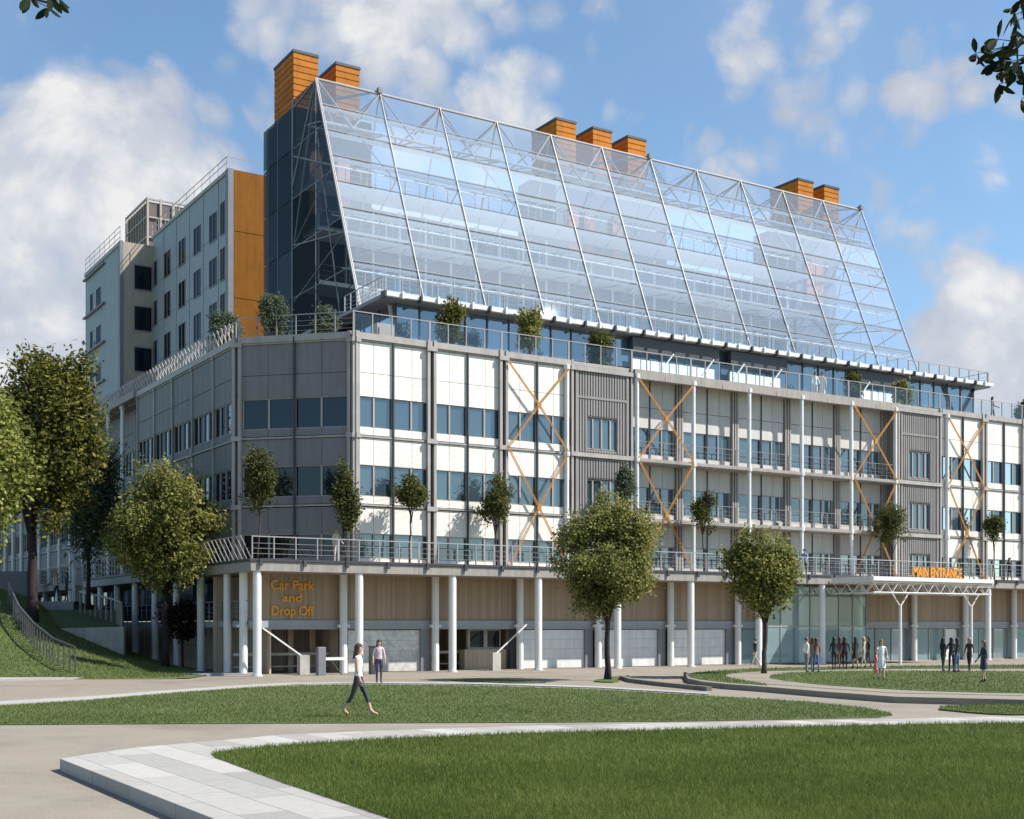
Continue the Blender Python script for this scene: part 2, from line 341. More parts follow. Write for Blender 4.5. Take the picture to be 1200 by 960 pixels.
# long stone slabs
m, nt, out = _nodes('stone_slab'); L = nt.links.new
tc = nt.nodes.new('ShaderNodeNewGeometry'); mp = nt.nodes.new('ShaderNodeMapping'); mp.vector_type = 'TEXTURE'; mp.inputs['Rotation'].default_value = (0, 0, SLABROT); L(tc.outputs['Position'], mp.inputs[0])
br = nt.nodes.new('ShaderNodeTexBrick'); br.offset = .37; br.inputs['Scale'].default_value = 1; br.inputs['Brick Width'].default_value = 2.1; br.inputs['Row Height'].default_value = .62; br.inputs['Mortar Size'].default_value = .008
br.inputs['Color1'].default_value = (.30, .283, .26, 1); br.inputs['Color2'].default_value = (.47, .445, .41, 1); br.inputs['Mortar'].default_value = (.16, .155, .15, 1); br.inputs['Bias'].default_value = -.1
L(mp.outputs[0], br.inputs[0])
n = N(nt, 'ShaderNodeTexNoise', Scale=5.0, Detail=8.0, Roughness=.7); L(tc.outputs['Position'], n.inputs['Vector'])
v = ramp(nt, n.outputs['Fac'], [(.3, (.82,) * 3), (.7, (1,) * 3)])
mx = nt.nodes.new('ShaderNodeMix'); mx.data_type = 'RGBA'; mx.blend_type = 'MULTIPLY'; mx.inputs[0].default_value = 1; L(br.outputs[0], mx.inputs[6]); L(v, mx.inputs[7])
b = N(nt, 'ShaderNodeBsdfPrincipled', Roughness=.8); L(mx.outputs[2], b.inputs['Base Color'])
bp = N(nt, 'ShaderNodeBump', Strength=.2, Distance=.01); L(n.outputs['Fac'], bp.inputs['Height']); L(bp.outputs[0], b.inputs['Normal']); L(b.outputs[0], out.inputs[0])

g = MB(); g.quad((-900, -500, -.05), (1200, -500, -.05), (1200, 1500, -.05), (-900, 1500, -.05)); tag(g.build('ground', 'ground'), kind='structure')
def ground_poly(pts, z): return [at_z(x, y, z) for x, y in pts]
# paved plaza under everything near the building
g = MB(); a = [rf(-60, -10), rf(60, -10), rf(95, 140), rf(-60, 140)]
g.add([(p.x, p.y, 0) for p in a], [(0, 1, 2, 3)]); tag(g.build('plaza', 'paving'), kind='structure')
def smooth_poly(pts, it=2):
    for _ in range(it):
        q = []
        for i in range(len(pts)):
            a, b = pts[i], pts[(i + 1) % len(pts)]
            q += [(a[0] * .75 + b[0] * .25, a[1] * .75 + b[1] * .25), (a[0] * .25 + b[0] * .75, a[1] * .25 + b[1] * .75)]
        pts = q
    return pts
def slab_poly(name, pts, z, m, base=-.02, kind='structure', bevel=0):
    P = [(p.x, p.y) for p in ground_poly(pts, z)]
    mb = MB(); mb.prism(P, base, z); o = mb.build(name, m, bevel=bevel); tag(o, kind=kind)
    bm = bmesh.new(); bm.from_mesh(o.data); bmesh.ops.triangulate(bm, faces=[f for f in bm.faces if len(f.verts) > 4]); bm.to_mesh(o.data); bm.free(); return o
BORDER = [(70, 889), (108, 883), (160, 876), (240, 869), (330, 861), (450, 856), (620, 850.5), (800, 847), (1000, 843.5), (1130, 840.5), (1330, 836), (1330, 846),
          (1130, 848), (1000, 850), (800, 855), (620, 859), (450, 866), (340, 873), (280, 878), (247, 883.5), (252, 888), (330, 917), (465, 962), (700, 1045), (470, 1045)]
slab_poly('stone_border', BORDER, .20, 'stone_slab', bevel=.012)
LAWN1 = [(1330, 846), (1130, 848), (1000, 850), (800, 855), (620, 859), (450, 866), (340, 873), (280, 878), (247, 883.5), (252, 888), (330, 917), (465, 962), (700, 1045), (1330, 1045)]
slab_poly('front_lawn', LAWN1, .204, 'turf')
LAWN2 = [(-120, 830), (0, 827), (100, 821), (200, 812.5), (290, 806), (340, 803.5), (420, 802.5), (560, 803.5), (700, 808), (830, 815.5), (940, 822), (1010, 829), (1042, 835), (1046, 838), (1030, 840.5), (960, 842), (800, 845), (600, 846.5), (300, 847.5), (100, 848.5), (-120, 850)]
slab_poly('middle_lawn', LAWN2, .02, 'turf_far')
# curving paths and small kerbed lawns on the right
PATHA = [(725, 796), (760, 789), (850, 786.5), (1000, 783), (1330, 780), (1330, 838), (1165, 838), (1100, 831), (1000, 823), (900, 816), (820, 809), (770, 803)]
RAISED = [(803, 790), (806, 795), (822, 798.5), (850, 801.5), (900, 805), (960, 810), (1050, 816.5), (1200, 820), (1330, 823), (1330, 777), (1100, 778.5), (960, 780.5), (880, 782.5), (825, 786)]
slab_poly('raised_path', RAISED, .20, 'paving')
LAWN3 = smooth_poly([(805, 790.5), (826, 786.8), (880, 783.6), (960, 781.8), (1100, 780), (1330, 778.5), (1330, 783), (1180, 783.5), (1050, 783.5), (940, 785), (880, 787), (850, 790), (852, 794), (880, 799), (905, 803), (880, 801.5), (845, 799), (812, 795)], 1)
slab_poly('kerbed_lawn', LAWN3, .215, 'turf_far')
LAWN4 = smooth_poly([(893, 793), (930, 787.5), (1020, 786), (1150, 786.5), (1330, 787.5), (1330, 813), (1200, 812.5), (1080, 809.5), (990, 804.5), (930, 799)], 1)
slab_poly('entrance_lawn', LAWN4, .215, 'turf_far')
LAWN5 = smooth_poly([(1085, 829), (1150, 825.5), (1330, 824.5), (1330, 836), (1200, 837), (1150, 835.5)], 1)
slab_poly('side_lawn', LAWN5, .05, 'turf_far')
LAWN6 = [(528, 797), (560, 794.6), (600, 796), (640, 799.5), (600, 800)]
slab_poly('verge_strip', LAWN6, .04, 'turf_far')
LAWN7 = smooth_poly([(690, 797.5), (720, 793.5), (742, 790.5), (722, 795), (727, 798), (715, 799.5)], 1)
slab_poly('tree_verge', LAWN7, .05, 'turf_far')
def kerb(name, line, z, h, wd, m):
    mb = MB(); P = [at_z(x, y, z) for x, y in line]
    for a, b in zip(P[:-1], P[1:]):
        d = (b - a); d.z = 0; d.normalize(); a2 = a - d * wd * .2; n = Vector((-d.y, d.x, 0)) * wd
        mb.prism([(a2.x, a2.y), (b.x, b.y), (b.x + n.x, b.y + n.y), (a2.x + n.x, a2.y + n.y)], -.02, h)
    return tag(mb.build(name, m), kind='structure')
kerb('path_kerb', [(726, 796), (738, 800), (770, 804), (800, 807), (828, 810)], 0, .16, .22, 'kerb_brown')
kerb('lawn_kerb', [(1330, 826.5), (1200, 823.2), (1050, 819.8), (960, 813.2), (900, 808.2), (850, 804.6), (822, 801.5), (806, 798), (801, 793)], 0, .212, -.12, 'kerb_brown')
# white edge line along the upper road
g = MB(); P = [at_z(x, y, 0) for x, y in [(-150, 801.5), (0, 798.5), (120, 795.5), (215, 792.5), (300, 791.3), (300, 790.2), (200, 790.8), (110, 793), (0, 795), (-150, 797)]]
g.prism([(p.x, p.y) for p in P], -.02, .09); tag(g.build('kerb_strip', 'kerb_light'), kind='structure')
g = MB(); P = [at_z(x, y, 0) for x, y in [(-120, 829), (0, 826), (100, 820), (200, 811.5), (290, 805), (340, 802.5), (420, 801.5), (560, 802.5), (700, 807), (830, 814.5), (830, 813), (700, 805.2), (560, 801), (420, 800.2), (340, 801.2), (290, 803.5), (200, 809.8), (100, 817.5), (0, 823), (-120, 826)]]
g.prism([(p.x, p.y) for p in P], -.02, .035); tag(g.build('lawn_edging', 'kerb_light'), kind='structure')

# grassy bank on the left
HB = {}
def hill_h(r, f):
    x = 600 + r / f * FOC
    wgt = float(np.interp(x, [-150, 0, 37, 72, 143, 190, 236], [4.0, 3.6, 3.2, 2.15, .78, .3, 0]))
    t = max(0, (f - 57.0) / 12); t = t ** .9 if t < 1 else min(1.3, 1 + (t - 1) * .35)
    return wgt * t
rs = np.linspace(-44, -12.5, 64); fs = np.linspace(57.0, 92, 50)
V = []; 
for f in fs:
    for r in rs:
        rr = r * f / 62.0 if False else r
        p = rf(rr, f, hill_h(rr, f) + (.03 if f > 57.2 else -.03)); V.append(p)
F = [(j * 64 + i, j * 64 + i + 1, (j + 1) * 64 + i + 1, (j + 1) * 64 + i) for j in range(49) for i in range(63)
     if max(V[k].z for k in (j * 64 + i, j * 64 + i + 1, (j + 1) * 64 + i + 1, (j + 1) * 64 + i)) > .05 and V[j * 64 + i].x < -6.6 and V[j*64+i+1].x < -6.4]
g = MB(); g.add(V, F); tag(g.build('grass_bank', 'turf_far', smooth=True), kind='structure')

# grass blades: many thin faces over the lawns
def inpoly(x, y, poly):
    c = np.zeros(len(x), bool); n = len(poly)
    for i in range(n):
        x0, y0 = poly[i]; x1, y1 = poly[(i + 1) % n]
        if y0 == y1: continue
        t = ((y0 > y) != (y1 > y)) & (x < (x1 - x0) * (y - y0) / (y1 - y0) + x0); c ^= t
    return c
def blades(name, poly_px, z, n, hgt, wid, m, near=None):
    P = np.array([[p.x, p.y] for p in ground_poly(poly_px, z)])
    xs = np.array([q[0] for q in poly_px]); ys = np.array([q[1] for q in poly_px])
    # spread by depth so that the near turf gets the denser stand
    X = RNG.uniform(max(xs.min(), -60), min(xs.max(), 1260), n * 3); Y = RNG.uniform(ys.min(), ys.max(), n * 3)
    k = inpoly(X, Y, poly_px); X = X[k][:n]; Y = Y[k][:n]; n = len(X)
    f = (CAMH - z) * FOC / (Y - HOR); r = (X - 600) / FOC * f
    px = CAM.x + r * RV.x + f * FV.x; py = CAM.y + r * RV.y + f * FV.y
    sc = np.clip(f / 17.0, 1, 4) ** .6
    h = hgt * RNG.uniform(.55, 1.25, n) * sc ** .4; wd = wid * RNG.uniform(.7, 1.4, n) * sc
    th = RNG.uniform(0, 2 * np.pi, n); le = RNG.uniform(.1, .75, n) * h; la = RNG.uniform(0, 2 * np.pi, n)
    b = np.stack([px, py, np.full(n, z - .01)], 1); dx = np.stack([np.cos(th), np.sin(th), np.zeros(n)], 1) * wd[:, None]
    tip = b + np.stack([np.cos(la) * le, np.sin(la) * le, h], 1)
    V = np.empty((n * 3, 3)); V[0::3] = b - dx; V[1::3] = b + dx; V[2::3] = tip
    return tag(arr_mesh(name, V, np.arange(n * 3).reshape(n, 3), m), kind='stuff')
blades('lawn_grass', [(a, b if b < 1000 else 985) for a, b in LAWN1], .204, 240000, .085, .0055, 'blade')
blades('meadow_grass', LAWN2, .02, 80000, .06, .007, 'blade_far')
blades('kerb_grass', LAWN3, .215, 9000, .07, .008, 'blade_far')
blades('side_grass', LAWN5, .05, 4000, .06, .008, 'blade_far')
blades('entrance_grass', LAWN4, .215, 16000, .06, .008, 'blade_far')
# bank grass
n = 40000; f = RNG.uniform(57.2, 78, n); x = RNG.uniform(-30, 236, n); r = (x - 600) / FOC * f
z = np.array([hill_h(a, b) for a, b in zip(r, f)]) + .03
px = CAM.x + r * RV.x + f * FV.x; py = CAM.y + r * RV.y + f * FV.y; k = (px < -6.7) & (z > .06); px, py, z = px[k], py[k], z[k]; n = len(px)
th = RNG.uniform(0, 6.28, n); b = np.stack([px, py, z - .02], 1); dx = np.stack([np.cos(th), np.sin(th), 0 * th], 1) * .02
V = np.empty((n * 3, 3)); V[0::3] = b - dx; V[1::3] = b + dx; V[2::3] = b + np.stack([RNG.normal(0, .04, n), RNG.normal(0, .04, n), RNG.uniform(.06, .14, n)], 1)
tag(arr_mesh('bank_grass', V, np.arange(n * 3).reshape(n, 3), 'blade_far'), kind='stuff')
# ------------------------------------------------------------------ hospital building
H = empty('hospital_building', (0, 0, 0), 'long white panelled hospital block with grey steel frame, raised on a white columned undercroft', 'building')
W = 4.43
FL = [5.5, 8.55, 12.05, 17.0]
WIN = [(5.82, 7.1), (9.0, 10.6), (12.5, 14.1)]
C0 = (-4.52, 4.52)
def cladding(w, m, y0=0.0, npan=4, name='wall_cladding'):
    g = MB(); pw = w / npan
    for c in range(npan):
        a, b = c * pw + .012, (c + 1) * pw - .012
        for z0, z1 in ((5.52, 5.82), (7.1, 8.45), (8.62, 9.0), (10.6, 11.97), (12.13, 12.5), (14.1, 15.28), (15.31, 16.86)):
            g.box((a, y0, z0), (b, y0 + .13, z1))
    g.cur = 1; g.box((0, y0 + .125, 5.5), (w, y0 + .19, 5.8)); g.box((0, y0 + .125, 5.8), (w, y0 + .19, 17.0)); g.cur = 0
    return g, m, name
def backing(w, y): return MB().box((0, y, 5.5), (w, y + .06, 17.0))
def window(z0, z1, w, npan=4, a0=.06, a1=.06, y0=0.0, fm='steel_light', pm='pane'):
    g = MB(); x0, x1 = a0, w - a1
    g.box((x0, y0 + .05, z0), (x1, y0 + .14, z0 + .05)); g.box((x0, y0 + .05, z1 - .05), (x1, y0 + .14, z1))
    pw = (x1 - x0) / npan; ps = MB()
    for i in range(npan + 1):
        c = x0 + i * pw; g.box((max(x0, c - .045), y0 + .03, z0 + .05), (min(x1, c + .045), y0 + .14, z1 - .05))
    for i in range(npan):
        a, b = x0 + i * pw + .045, x0 + (i + 1) * pw - .045
        ps.quad((a, y0 + .11, z0 + .05), (b, y0 + .11, z0 + .05), (b, y0 + .11, z1 - .05), (a, y0 + .11, z1 - .05))
    f = g.build('window', fm, H); p = ps.build('pane', pm, f); return f
def posts(offs, m='steel_light', wd=.15, y0=-.20, y1=.0, z0=5.5, z1=17.35, name='facade_post'):
    g = MB()
    for o in offs: g.box((o - wd / 2, y0, z0), (o + wd / 2, y1, z1))
    for z in (8.5, 12.05, 16.9): g.box((min(offs) - wd * .8, y0 - .05, z - .12), (max(offs) + wd * .8, y0 + .02, z + .12))
    return g
def bay_front(w, clad, npan=4, pm='pane', y0=0.0):
    """make one bay of parts at the origin; returns the list"""
    ps = [cladding(w, clad, y0, npan)[0].build('wall_cladding', [clad, 'backing'], H)]
    for z0, z1 in WIN: ps.append(window(z0, z1, w, npan, y0=y0, pm=pm))
    return ps
def trims(w, y0=0.0):
    r = [MB().box((0, y0 - .07, z), (w, y0 + .1, z + .09)).build('floor_trim', 'steel_light', H) for z in (8.50, 12.00)]
    g = MB(); g.box((0, y0 - .14, 16.97), (w, y0 + .35, 17.3)); g.box((0, y0 - .05, 16.88), (w, y0 + .2, 16.97)); r.append(g.build('coping', 'steel_light', H))
    return r
def place(ps, loc, rz=0.0, first=False):
    for p in ps:
        if first: p.location = loc; p.rotation_euler.z = rz
        else: inst(p, H, loc, rz)
# --- front facade
white = bay_front(W, 'white_panel')
tr = trims(W); mul = MB().box((W / 2 - .035, -.12, 5.5), (W / 2 + .035, .0, 17.2)).build('mullion', 'steel_dark', H)
white += tr + [mul]
used = False
for k in (0, 1, 2, 10, 11, 12, 13):
    place(white, (k * W, 0, 0), 0, not used); used = True
pp = posts((-.2, .17)).build('facade_post', 'steel_light', H); fst = True
gapm = MB().box((-.13, -.03, 5.5), (.1, .05, 17.2)).build('shadow_gap', 'steel_dark', H)
for k in (1, 2, 11, 12, 13, 14):
    if fst: pp.location = gapm.location = (k * W, 0, 0); fst = False
    else: inst(pp, H, (k * W, 0, 0)); inst(gapm, H, (k * W, 0, 0))
posts((.0, .22), wd=.17).build('facade_post', 'steel_light', H, (-.05, 0, 0))
# --- ribbed grey stair bays with four slim windows a floor
def ribbed_bay(u0, first):
    if first is None:
        g = MB(); a, b = .42, W - .42
        for z0, z1 in ((5.55, 8.42), (8.62, 11.95), (12.15, 16.95)):
            wz0, wz1 = [q for q in WIN if z0 - .1 < q[0] < z1][0]
            n = 19; cw = (b - a) / n
            for i in range(n):
                x0 = a + i * cw; inside = x0 > 1.02 and x0 + cw < W - 1.0
                for s0, s1 in ([(z0, wz0 - .12), (wz1 + .12, z1)] if inside else [(z0, z1)]):
                    g.box((x0, .0, s0), (x0 + cw, .2, s1)); g.box((x0 + cw * .22, -.06, s0 + .08), (x0 + cw * .78, .0, s1 - .08))
            g.box((a - .06, -.09, z1 - .02), (b + .06, .2, z1 + .14))
            g.box((a - .07, -.09, z0), (a + .1, .2, z1 - .02)); g.box((b - .1, -.09, z0), (b + .07, .2, z1 - .02))
        g.box((a + .1, -.09, 15.25), (b - .1, .0, 15.38))
        ps = [g.build('ribbed_panel', 'ribbed_grey', H), MB().box((0, .22, 5.5), (W, .3, 17.1)).build('wall_backing', 'steel_dark', H)]
        for z0, z1 in WIN: ps.append(window(z0 - .08, z1 + .08, W, 4, .98, .98, 0, 'steel_light'))
        ps.append(posts((.12, W - .14), wd=.13, y0=-.12).build('facade_post', 'steel_light', H))
        ps.append(MB().box((.2, -.02, 17.02), (W - .2, .3, 17.28)).build('coping', 'steel_light', H))
        place(ps, (u0, 0, 0), 0, True); return ps
    place(first, (u0, 0, 0)); return first
rb = ribbed_bay(3 * W, None); ribbed_bay(9 * W, rb)
# --- recessed balcony bays 4..8
RD = .87
rec = bay_front(W - .62, 'shaded_recess', 4, y0=RD)
rpost = MB()
for o in (W - .5, W - .3, W - .12): rpost.box((o - .05, RD - .12, 5.5), (o + .05, RD + .1, 16.9))
rec.append(rpost.build('facade_post', 'steel_light', H)); rec.append(MB().box((W - .62, RD + .1, 5.5), (W, RD + .2, 17)).build('pier_panel', 'ribbed_grey', H))
rec.append(MB().box((W * .43 - .03, RD - .06, 5.5), (W * .43 + .03, RD, 16.9)).build('mullion', 'steel_dark', H))
for z in (8.36, 11.86): rec.append(MB().box((0, -.22, z), (W, RD, z + .26)).box((0, -.27, z + .06), (W, -.22, z + .2)).build('balcony_slab', 'slab_edge', H))
g = MB(); g.box((0, -.24, 16.72), (W, .12, 17.26)); g.box((0, .12, 16.95), (W, RD + .3, 17.2)); g.box((W * .5 - .02, -.26, 16.76), (W * .5 + .02, -.24, 17.0)); rec.append(g.build('roof_beam', 'slab_edge', H))
def railing(w, z, h, n, wires=4, rm='rail_grey', top=.05, y=0.0, pane=None):
    g = MB(); g.box((0, y - top / 2, z + h - top), (w, y + top / 2, z + h))
    for i in range(n + 1):
        x = min(w - .03, max(.03, w * i / n)); g.box((x - .025, y - .03, z), (x + .025, y + .03, z + h - top))
    for i in range(wires): zz = z + (i + 1) * (h - .1) / (wires + 1); g.box((0, y - .008, zz - .008), (w, y + .008, zz + .008))
    o = g.build('balustrade', rm, H)
    if pane:
        p = MB()
        for i in range(n): p.quad((w * i / n + .04, y + .01, z + .08), (w * (i + 1) / n - .04, y + .01, z + .08), (w * (i + 1) / n - .04, y + .01, z + h - .12), (w * i / n + .04, y + .01, z + h - .12))
        p.build('glass_panel', pane, o)
    return o
for z in (5.55, 8.62, 12.12): rec.append(railing(W, z, 1.02, 4, 3, 'steel_grey', .04, -.12))
for i, k in enumerate((4, 5, 6, 7, 8)): place(rec, (k * W, 0, 0), 0, i == 0)
cm = MB().tube([(0, 0, 5.5), (0, 0, 17.0)], .13, 12)
for z in (8.5, 12.0, 16.85): cm.tube([(0, 0, z - .12), (0, 0, z + .12)], .19, 10)
fc = cm.build('frame_column', 'steel_white', H, (5 * W, -.12, 0), smooth=False)
for k in (6, 7, 8): inst(fc, H, (k * W, -.12, 0))
for k in (4.04, 8.93, 2.93, 10.1): inst(fc, H, (k * W, -.14, 0))
for u in (4 * W - .03, 9 * W + .03): MB().box((u - .05, .0, 5.5), (u + .05, RD + .3, 17)).build('return_wall', 'ribbed_grey', H)
# --- orange cross braces
def brace(u0, u1):
    g = MB(); m = (u0 + u1) / 2; y = -.30
    for z0, z1 in ((12.15, 16.75), (8.6, 11.95), (5.6, 8.4)):
        pass
    for z0, z1 in ((12.1, 16.7), (5.6, 12.0)):
        c = (m, y, (z0 + z1) / 2 + (.15 if z0 > 8 else .1))
        for q in ((u0, y, z1), (u1, y, z1), (u0, y, z0), (u1, y, z0)): 
            for d in (-.05, .05): g.bar((q[0] + d, y, q[2]), (c[0] + d, y, c[2]), .030, .045)
        g.box((c[0] - .13, y - .04, c[2] - .17), (c[0] + .13, y + .04, c[2] + .17))
    return g.build('cross_brace', 'brace_orange', H)
for a, b in ((2.05 * W, 2.93 * W), (4.05 * W, 4.97 * W), (8.03 * W, 8.93 * W), (10.1 * W, 10.95 * W)): brace(a, b)
# --- chamfered corner and the long side facade
def loc_of(o, ang, s): return (o[0] + math.cos(ang) * s, o[1] + math.sin(ang) * s, 0)
CHW = math.hypot(*C0)
ch = bay_front(CHW - .5, 'grey_cladding', 4, 'pane_dark'); ch += trims(CHW - .5) + [MB().box(((CHW - .5) / 2 - .04, -.14, 5.5), ((CHW - .5) / 2 + .04, 0, 17.2)).build('mullion', 'steel_dark', H)]
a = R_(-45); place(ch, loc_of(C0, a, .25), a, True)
for s in (.02, CHW - .05): 
    o = posts((-.17, .17), 'steel_light', .16, -.16, .12).build('facade_post', 'steel_light', H, loc_of(C0, a, s), a)
SB = 3.65; a = R_(-90)
sd = bay_front(SB, 'grey_cladding', 4, 'pane_dark'); sd += trims(SB) + [posts((0.0,), 'steel_light', .12, -.08).build('facade_post', 'steel_light', H)]
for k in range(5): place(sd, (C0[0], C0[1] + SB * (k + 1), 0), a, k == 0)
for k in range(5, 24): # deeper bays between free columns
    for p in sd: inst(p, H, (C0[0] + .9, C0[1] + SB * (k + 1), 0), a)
    inst(fc, H, (C0[0], C0[1] + SB * (k + 1), 0))
MB().box((C0[0] - .3, C0[1] + SB * 5, 16.95), (C0[0] + 1.2, C0[1] + SB * 24, 17.4)).build('roof_beam', 'slab_edge', H)
# --- body of the building behind the cladding, and its roof deck
g = MB(); poly = [(1.1, 1.25), (64, 1.25), (64, 95), (C0[0] + 1.3, 95), (C0[0] + 1.3, C0[1] + .9)]
g.prism(poly, 4.9, 16.8); g.build('building_core', 'backing', H)
g = MB(); poly = [(.12, .3), (64, .3), (64, 95), (C0[0] + .3, 95), (C0[0] + .3, C0[1] + .12)]
g.prism(poly, 16.86, 17.12); g.build('roof_deck', 'roof_deck', H)
# --- terrace slab over the undercroft
ED = -2.1; UL = -6.25
g = MB(); g.box((UL, ED, 4.95), (64, 1.2, 5.42)); g.box((UL, 1.2, 4.95), (-3.2, 95, 5.42)); g.build('terrace_slab', 'slab_edge', H, bevel=.02)
g = MB(); g.box((UL - .06, ED - .06, 5.424), (64, ED + .1, 5.54)); g.box((UL - .06, ED + .1, 5.424), (UL + .1, 95, 5.54))
for k in range(40): g.box((UL + .4 + k * 2.215, ED - .12, 5.2), (UL + .55 + k * 2.215, ED - .06, 5.54))
g.build('slab_trim', 'steel_dark', H)
# terrace balustrade
r0 = railing(W, 5.54, 1.08, 4, 3, 'rail_grey', .05, 0, None); r0.location = (-1.75, ED + .1, 0)
for k in range(1, 14): inst(r0, H, (-1.75 + k * W, ED + .1, 0))
inst(r0, H, (UL + .08, ED + .1, 0))
# leaning white balusters along the side of the terrace
def leaning(n, step, y0):
    g = MB()
    for i in range(n): g.bar((UL + .1, y0 + i * step, 5.54), (UL - .30, y0 + i * step + .35, 6.62), .05, .035)
    g.bar((UL - .30, y0 + .25, 6.62), (UL - .30, y0 + n * step, 6.62), .04, .04)
    return g.build('leaning_balustrade', 'steel_light', H)
leaning(130, .6, ED + .2)
# roof edge balustrades
rt = railing(W, 17.3, 1.12, 4, 0, 'rail_grey', .045, 0, 'rail_glass'); rt.location = (0, .12, 0)
for k in range(1, 14): inst(rt, H, (k * W, .12, 0))
o = railing(CHW, 17.3, 1.1, 6, 3, 'rail_grey', .045, 0); o.location = (C0[0] + .1, C0[1] + .1, 0); o.rotation_euler.z = R_(-45)
o = railing(50, 17.3, 1.0, 90, 0, 'rail_grey', .05, 0); o.location = (C0[0] + .15, C0[1] + 50, 0); o.rotation_euler.z = R_(-90)
g = MB()
for i in range(120): g.bar((C0[0] - .02, C0[1] + .3 + i * .62, 17.3), (C0[0] - .25, C0[1] + .6 + i * .62, 18.15), .05, .06)
g.build('leaning_balustrade', 'plant_rail', H)

# --- undercroft: columns, timber, doors
CS, CU = 5.27, -.57
cf = MB().tube([(0, 0, 0), (0, 0, 4.95)], .20, 16).tube([(0, 0, 0), (0, 0, .06)], .26, 16).build('column', 'steel_white', H, (CU - CS, -1.85, 0))
for k in range(0, 13):
    if k not in (7, 8): inst(cf, H, (CU + k * CS, -1.85, 0))
cb = MB().tube([(0, 0, 0), (0, 0, 4.95)], .20, 16).box((-.32, -.1, 2.3), (.32, .1, 2.44)).build('column', 'steel_white', H, (CU - CS, 0, 0))
for k in range(0, 13): inst(cb, H, (CU + k * CS, 0, 0))
for k in range(1, 20): inst(cf, H, (CU - CS, -1.85 + 4.1 * k, 0))
tp = MB().box((0, .32, 2.66), (CS, .45, 4.95)).build('timber_panel', 'timber', H, (CU - CS, 0, 0))
bd = MB().box((0, .22, 2.2), (CS, .5, 2.655)).box((0, .18, 2.28), (CS, .22, 2.34)).build('door_beam', 'door_grey', H, (CU - CS, 0, 0))
for k in range(0, 13):
    inst(tp, H, (CU + k * CS, 0, 0)); inst(bd, H, (CU + k * CS, 0, 0))
def garage(k, m):
    g = MB(); x0, x1 = .38, CS - .75
    for i in range(4): g.box((x0, .34 + .002 * (i % 2), .02 + i * .535), (x1, .42, .545 + i * .535))
    o = g.build('garage_door', m, H, (CU + k * CS, 0, 0))
    MB().box((.2, .26, 0), (x0, .45, 2.2)).build('door_frame', 'steel_grey', o); MB().box((x1, .2, 0), (CS - .22, .45, 2.2)).build('door_frame', 'steel_grey', o); return o
garage(0, 'door_stone')['label'] = 'garage door with stone-like mottled finish'
for k in (2, 3, 4): garage(k, 'door_white')
# open car park bays
for k in (-1, 1):
    g = MB(); g.box((0, 4.2, 0), (CS, 4.4, 4.9)); 
    g.build('car_park_wall', 'timber_pale', H, (CU + k * CS, 0, 0))
    g = MB()
    for x in (.6, 1.9, 3.1, 4.3): g.box((x, 2.0, 0), (x + .3, 2.3, 2.2))
    g.build('timber_post', 'timber', H, (CU + k * CS, 0, 0))
    g = MB(); g.box((.1, 1.6, .88), (CS - .1, 1.7, 1.02)); g.box((.1, 1.6, .3), (CS - .1, 1.7, .36)); g.build('guard_rail', 'concrete', H, (CU + k * CS, 0, 0))
g = MB(); g.box((CU + CS + 2.6, 1.1, 1.1), (CU + CS + 4.7, 1.3, 2.19)); o = g.build('car_park_window', 'steel_light', H)
g = MB(); g.quad((CU + CS + 2.75, 1.08, 1.2), (CU + CS + 3.6, 1.08, 1.2), (CU + CS + 3.6, 1.08, 2.1), (CU + CS + 2.75, 1.08, 2.1)); g.quad((CU + CS + 3.85, 1.08, 1.2), (CU + CS + 4.6, 1.08, 1.2), (CU + CS + 4.6, 1.08, 2.1), (CU + CS + 3.85, 1.08, 2.1)); g.build('pane', 'pane_dark', o)
MB().box((CU + CS + 2.3, .9, 0), (CU + CS + 4.95, 1.5, 1.09)).build('low_wall', 'timber_pale', H)
# diagonal struts with concrete feet
for xa, xb in ((UL + .75, 2.35), (CU + 2 * CS - .2, -2.0)):
    g = MB(); g.bar((xa, -1.0, 2.45), (xa + xb, -1.0, .85), .07); o = g.build('strut', 'steel_white', H)
    MB().box((xa + xb - .25, -1.2, 0), (xa + xb + .25, -.8, .95)).build('strut_foot', 'concrete', o)
# glazed ground floor from bay 5 on
lg = MB(); lf = MB()
for i in range(3):
    a, b = .3 + i * 1.56, .3 + (i + 1) * 1.56
    lg.quad((a + .03, .36, .05), (b - .03, .36, .05), (b - .03, .36, 2.15), (a + .03, .36, 2.15)); lf.box((a - .03, .3, 0), (a + .03, .4, 2.2))
lf.box((.3, .3, 0), (CS - .3, .4, .05)); lf.box((CS - .33, .3, .05), (CS - .27, .4, 2.2))
gz = lf.build('glazed_front', 'steel_light', H, (CU + 5 * CS, 0, 0)); lg.build('pane', 'lobby_glass', gz)
for k in range(6, 13): inst(gz, H, (CU + k * CS, 0, 0))
MB().box((CU + 8 * CS + 3.4, .2, .02), (CU + 8 * CS + 4.5, .29, 2.1)).build('entrance_door', 'steel_white', H)
MB().box((CU + 5 * CS, 3.0, 0), (64, 3.2, 4.9)).build('lobby_wall', 'inner_white', H)
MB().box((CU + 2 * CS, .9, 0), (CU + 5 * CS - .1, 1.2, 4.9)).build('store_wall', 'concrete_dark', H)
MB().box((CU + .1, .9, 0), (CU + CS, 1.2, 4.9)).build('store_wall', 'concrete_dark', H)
for u, c in ((CU, .9), (CU + CS - .1, 1.2), (CU + 2 * CS, 1.2)): MB().box((u, c + .003, 0), (u + .1, 4.39, 4.88)).build('side_wall', 'timber_pale', H)
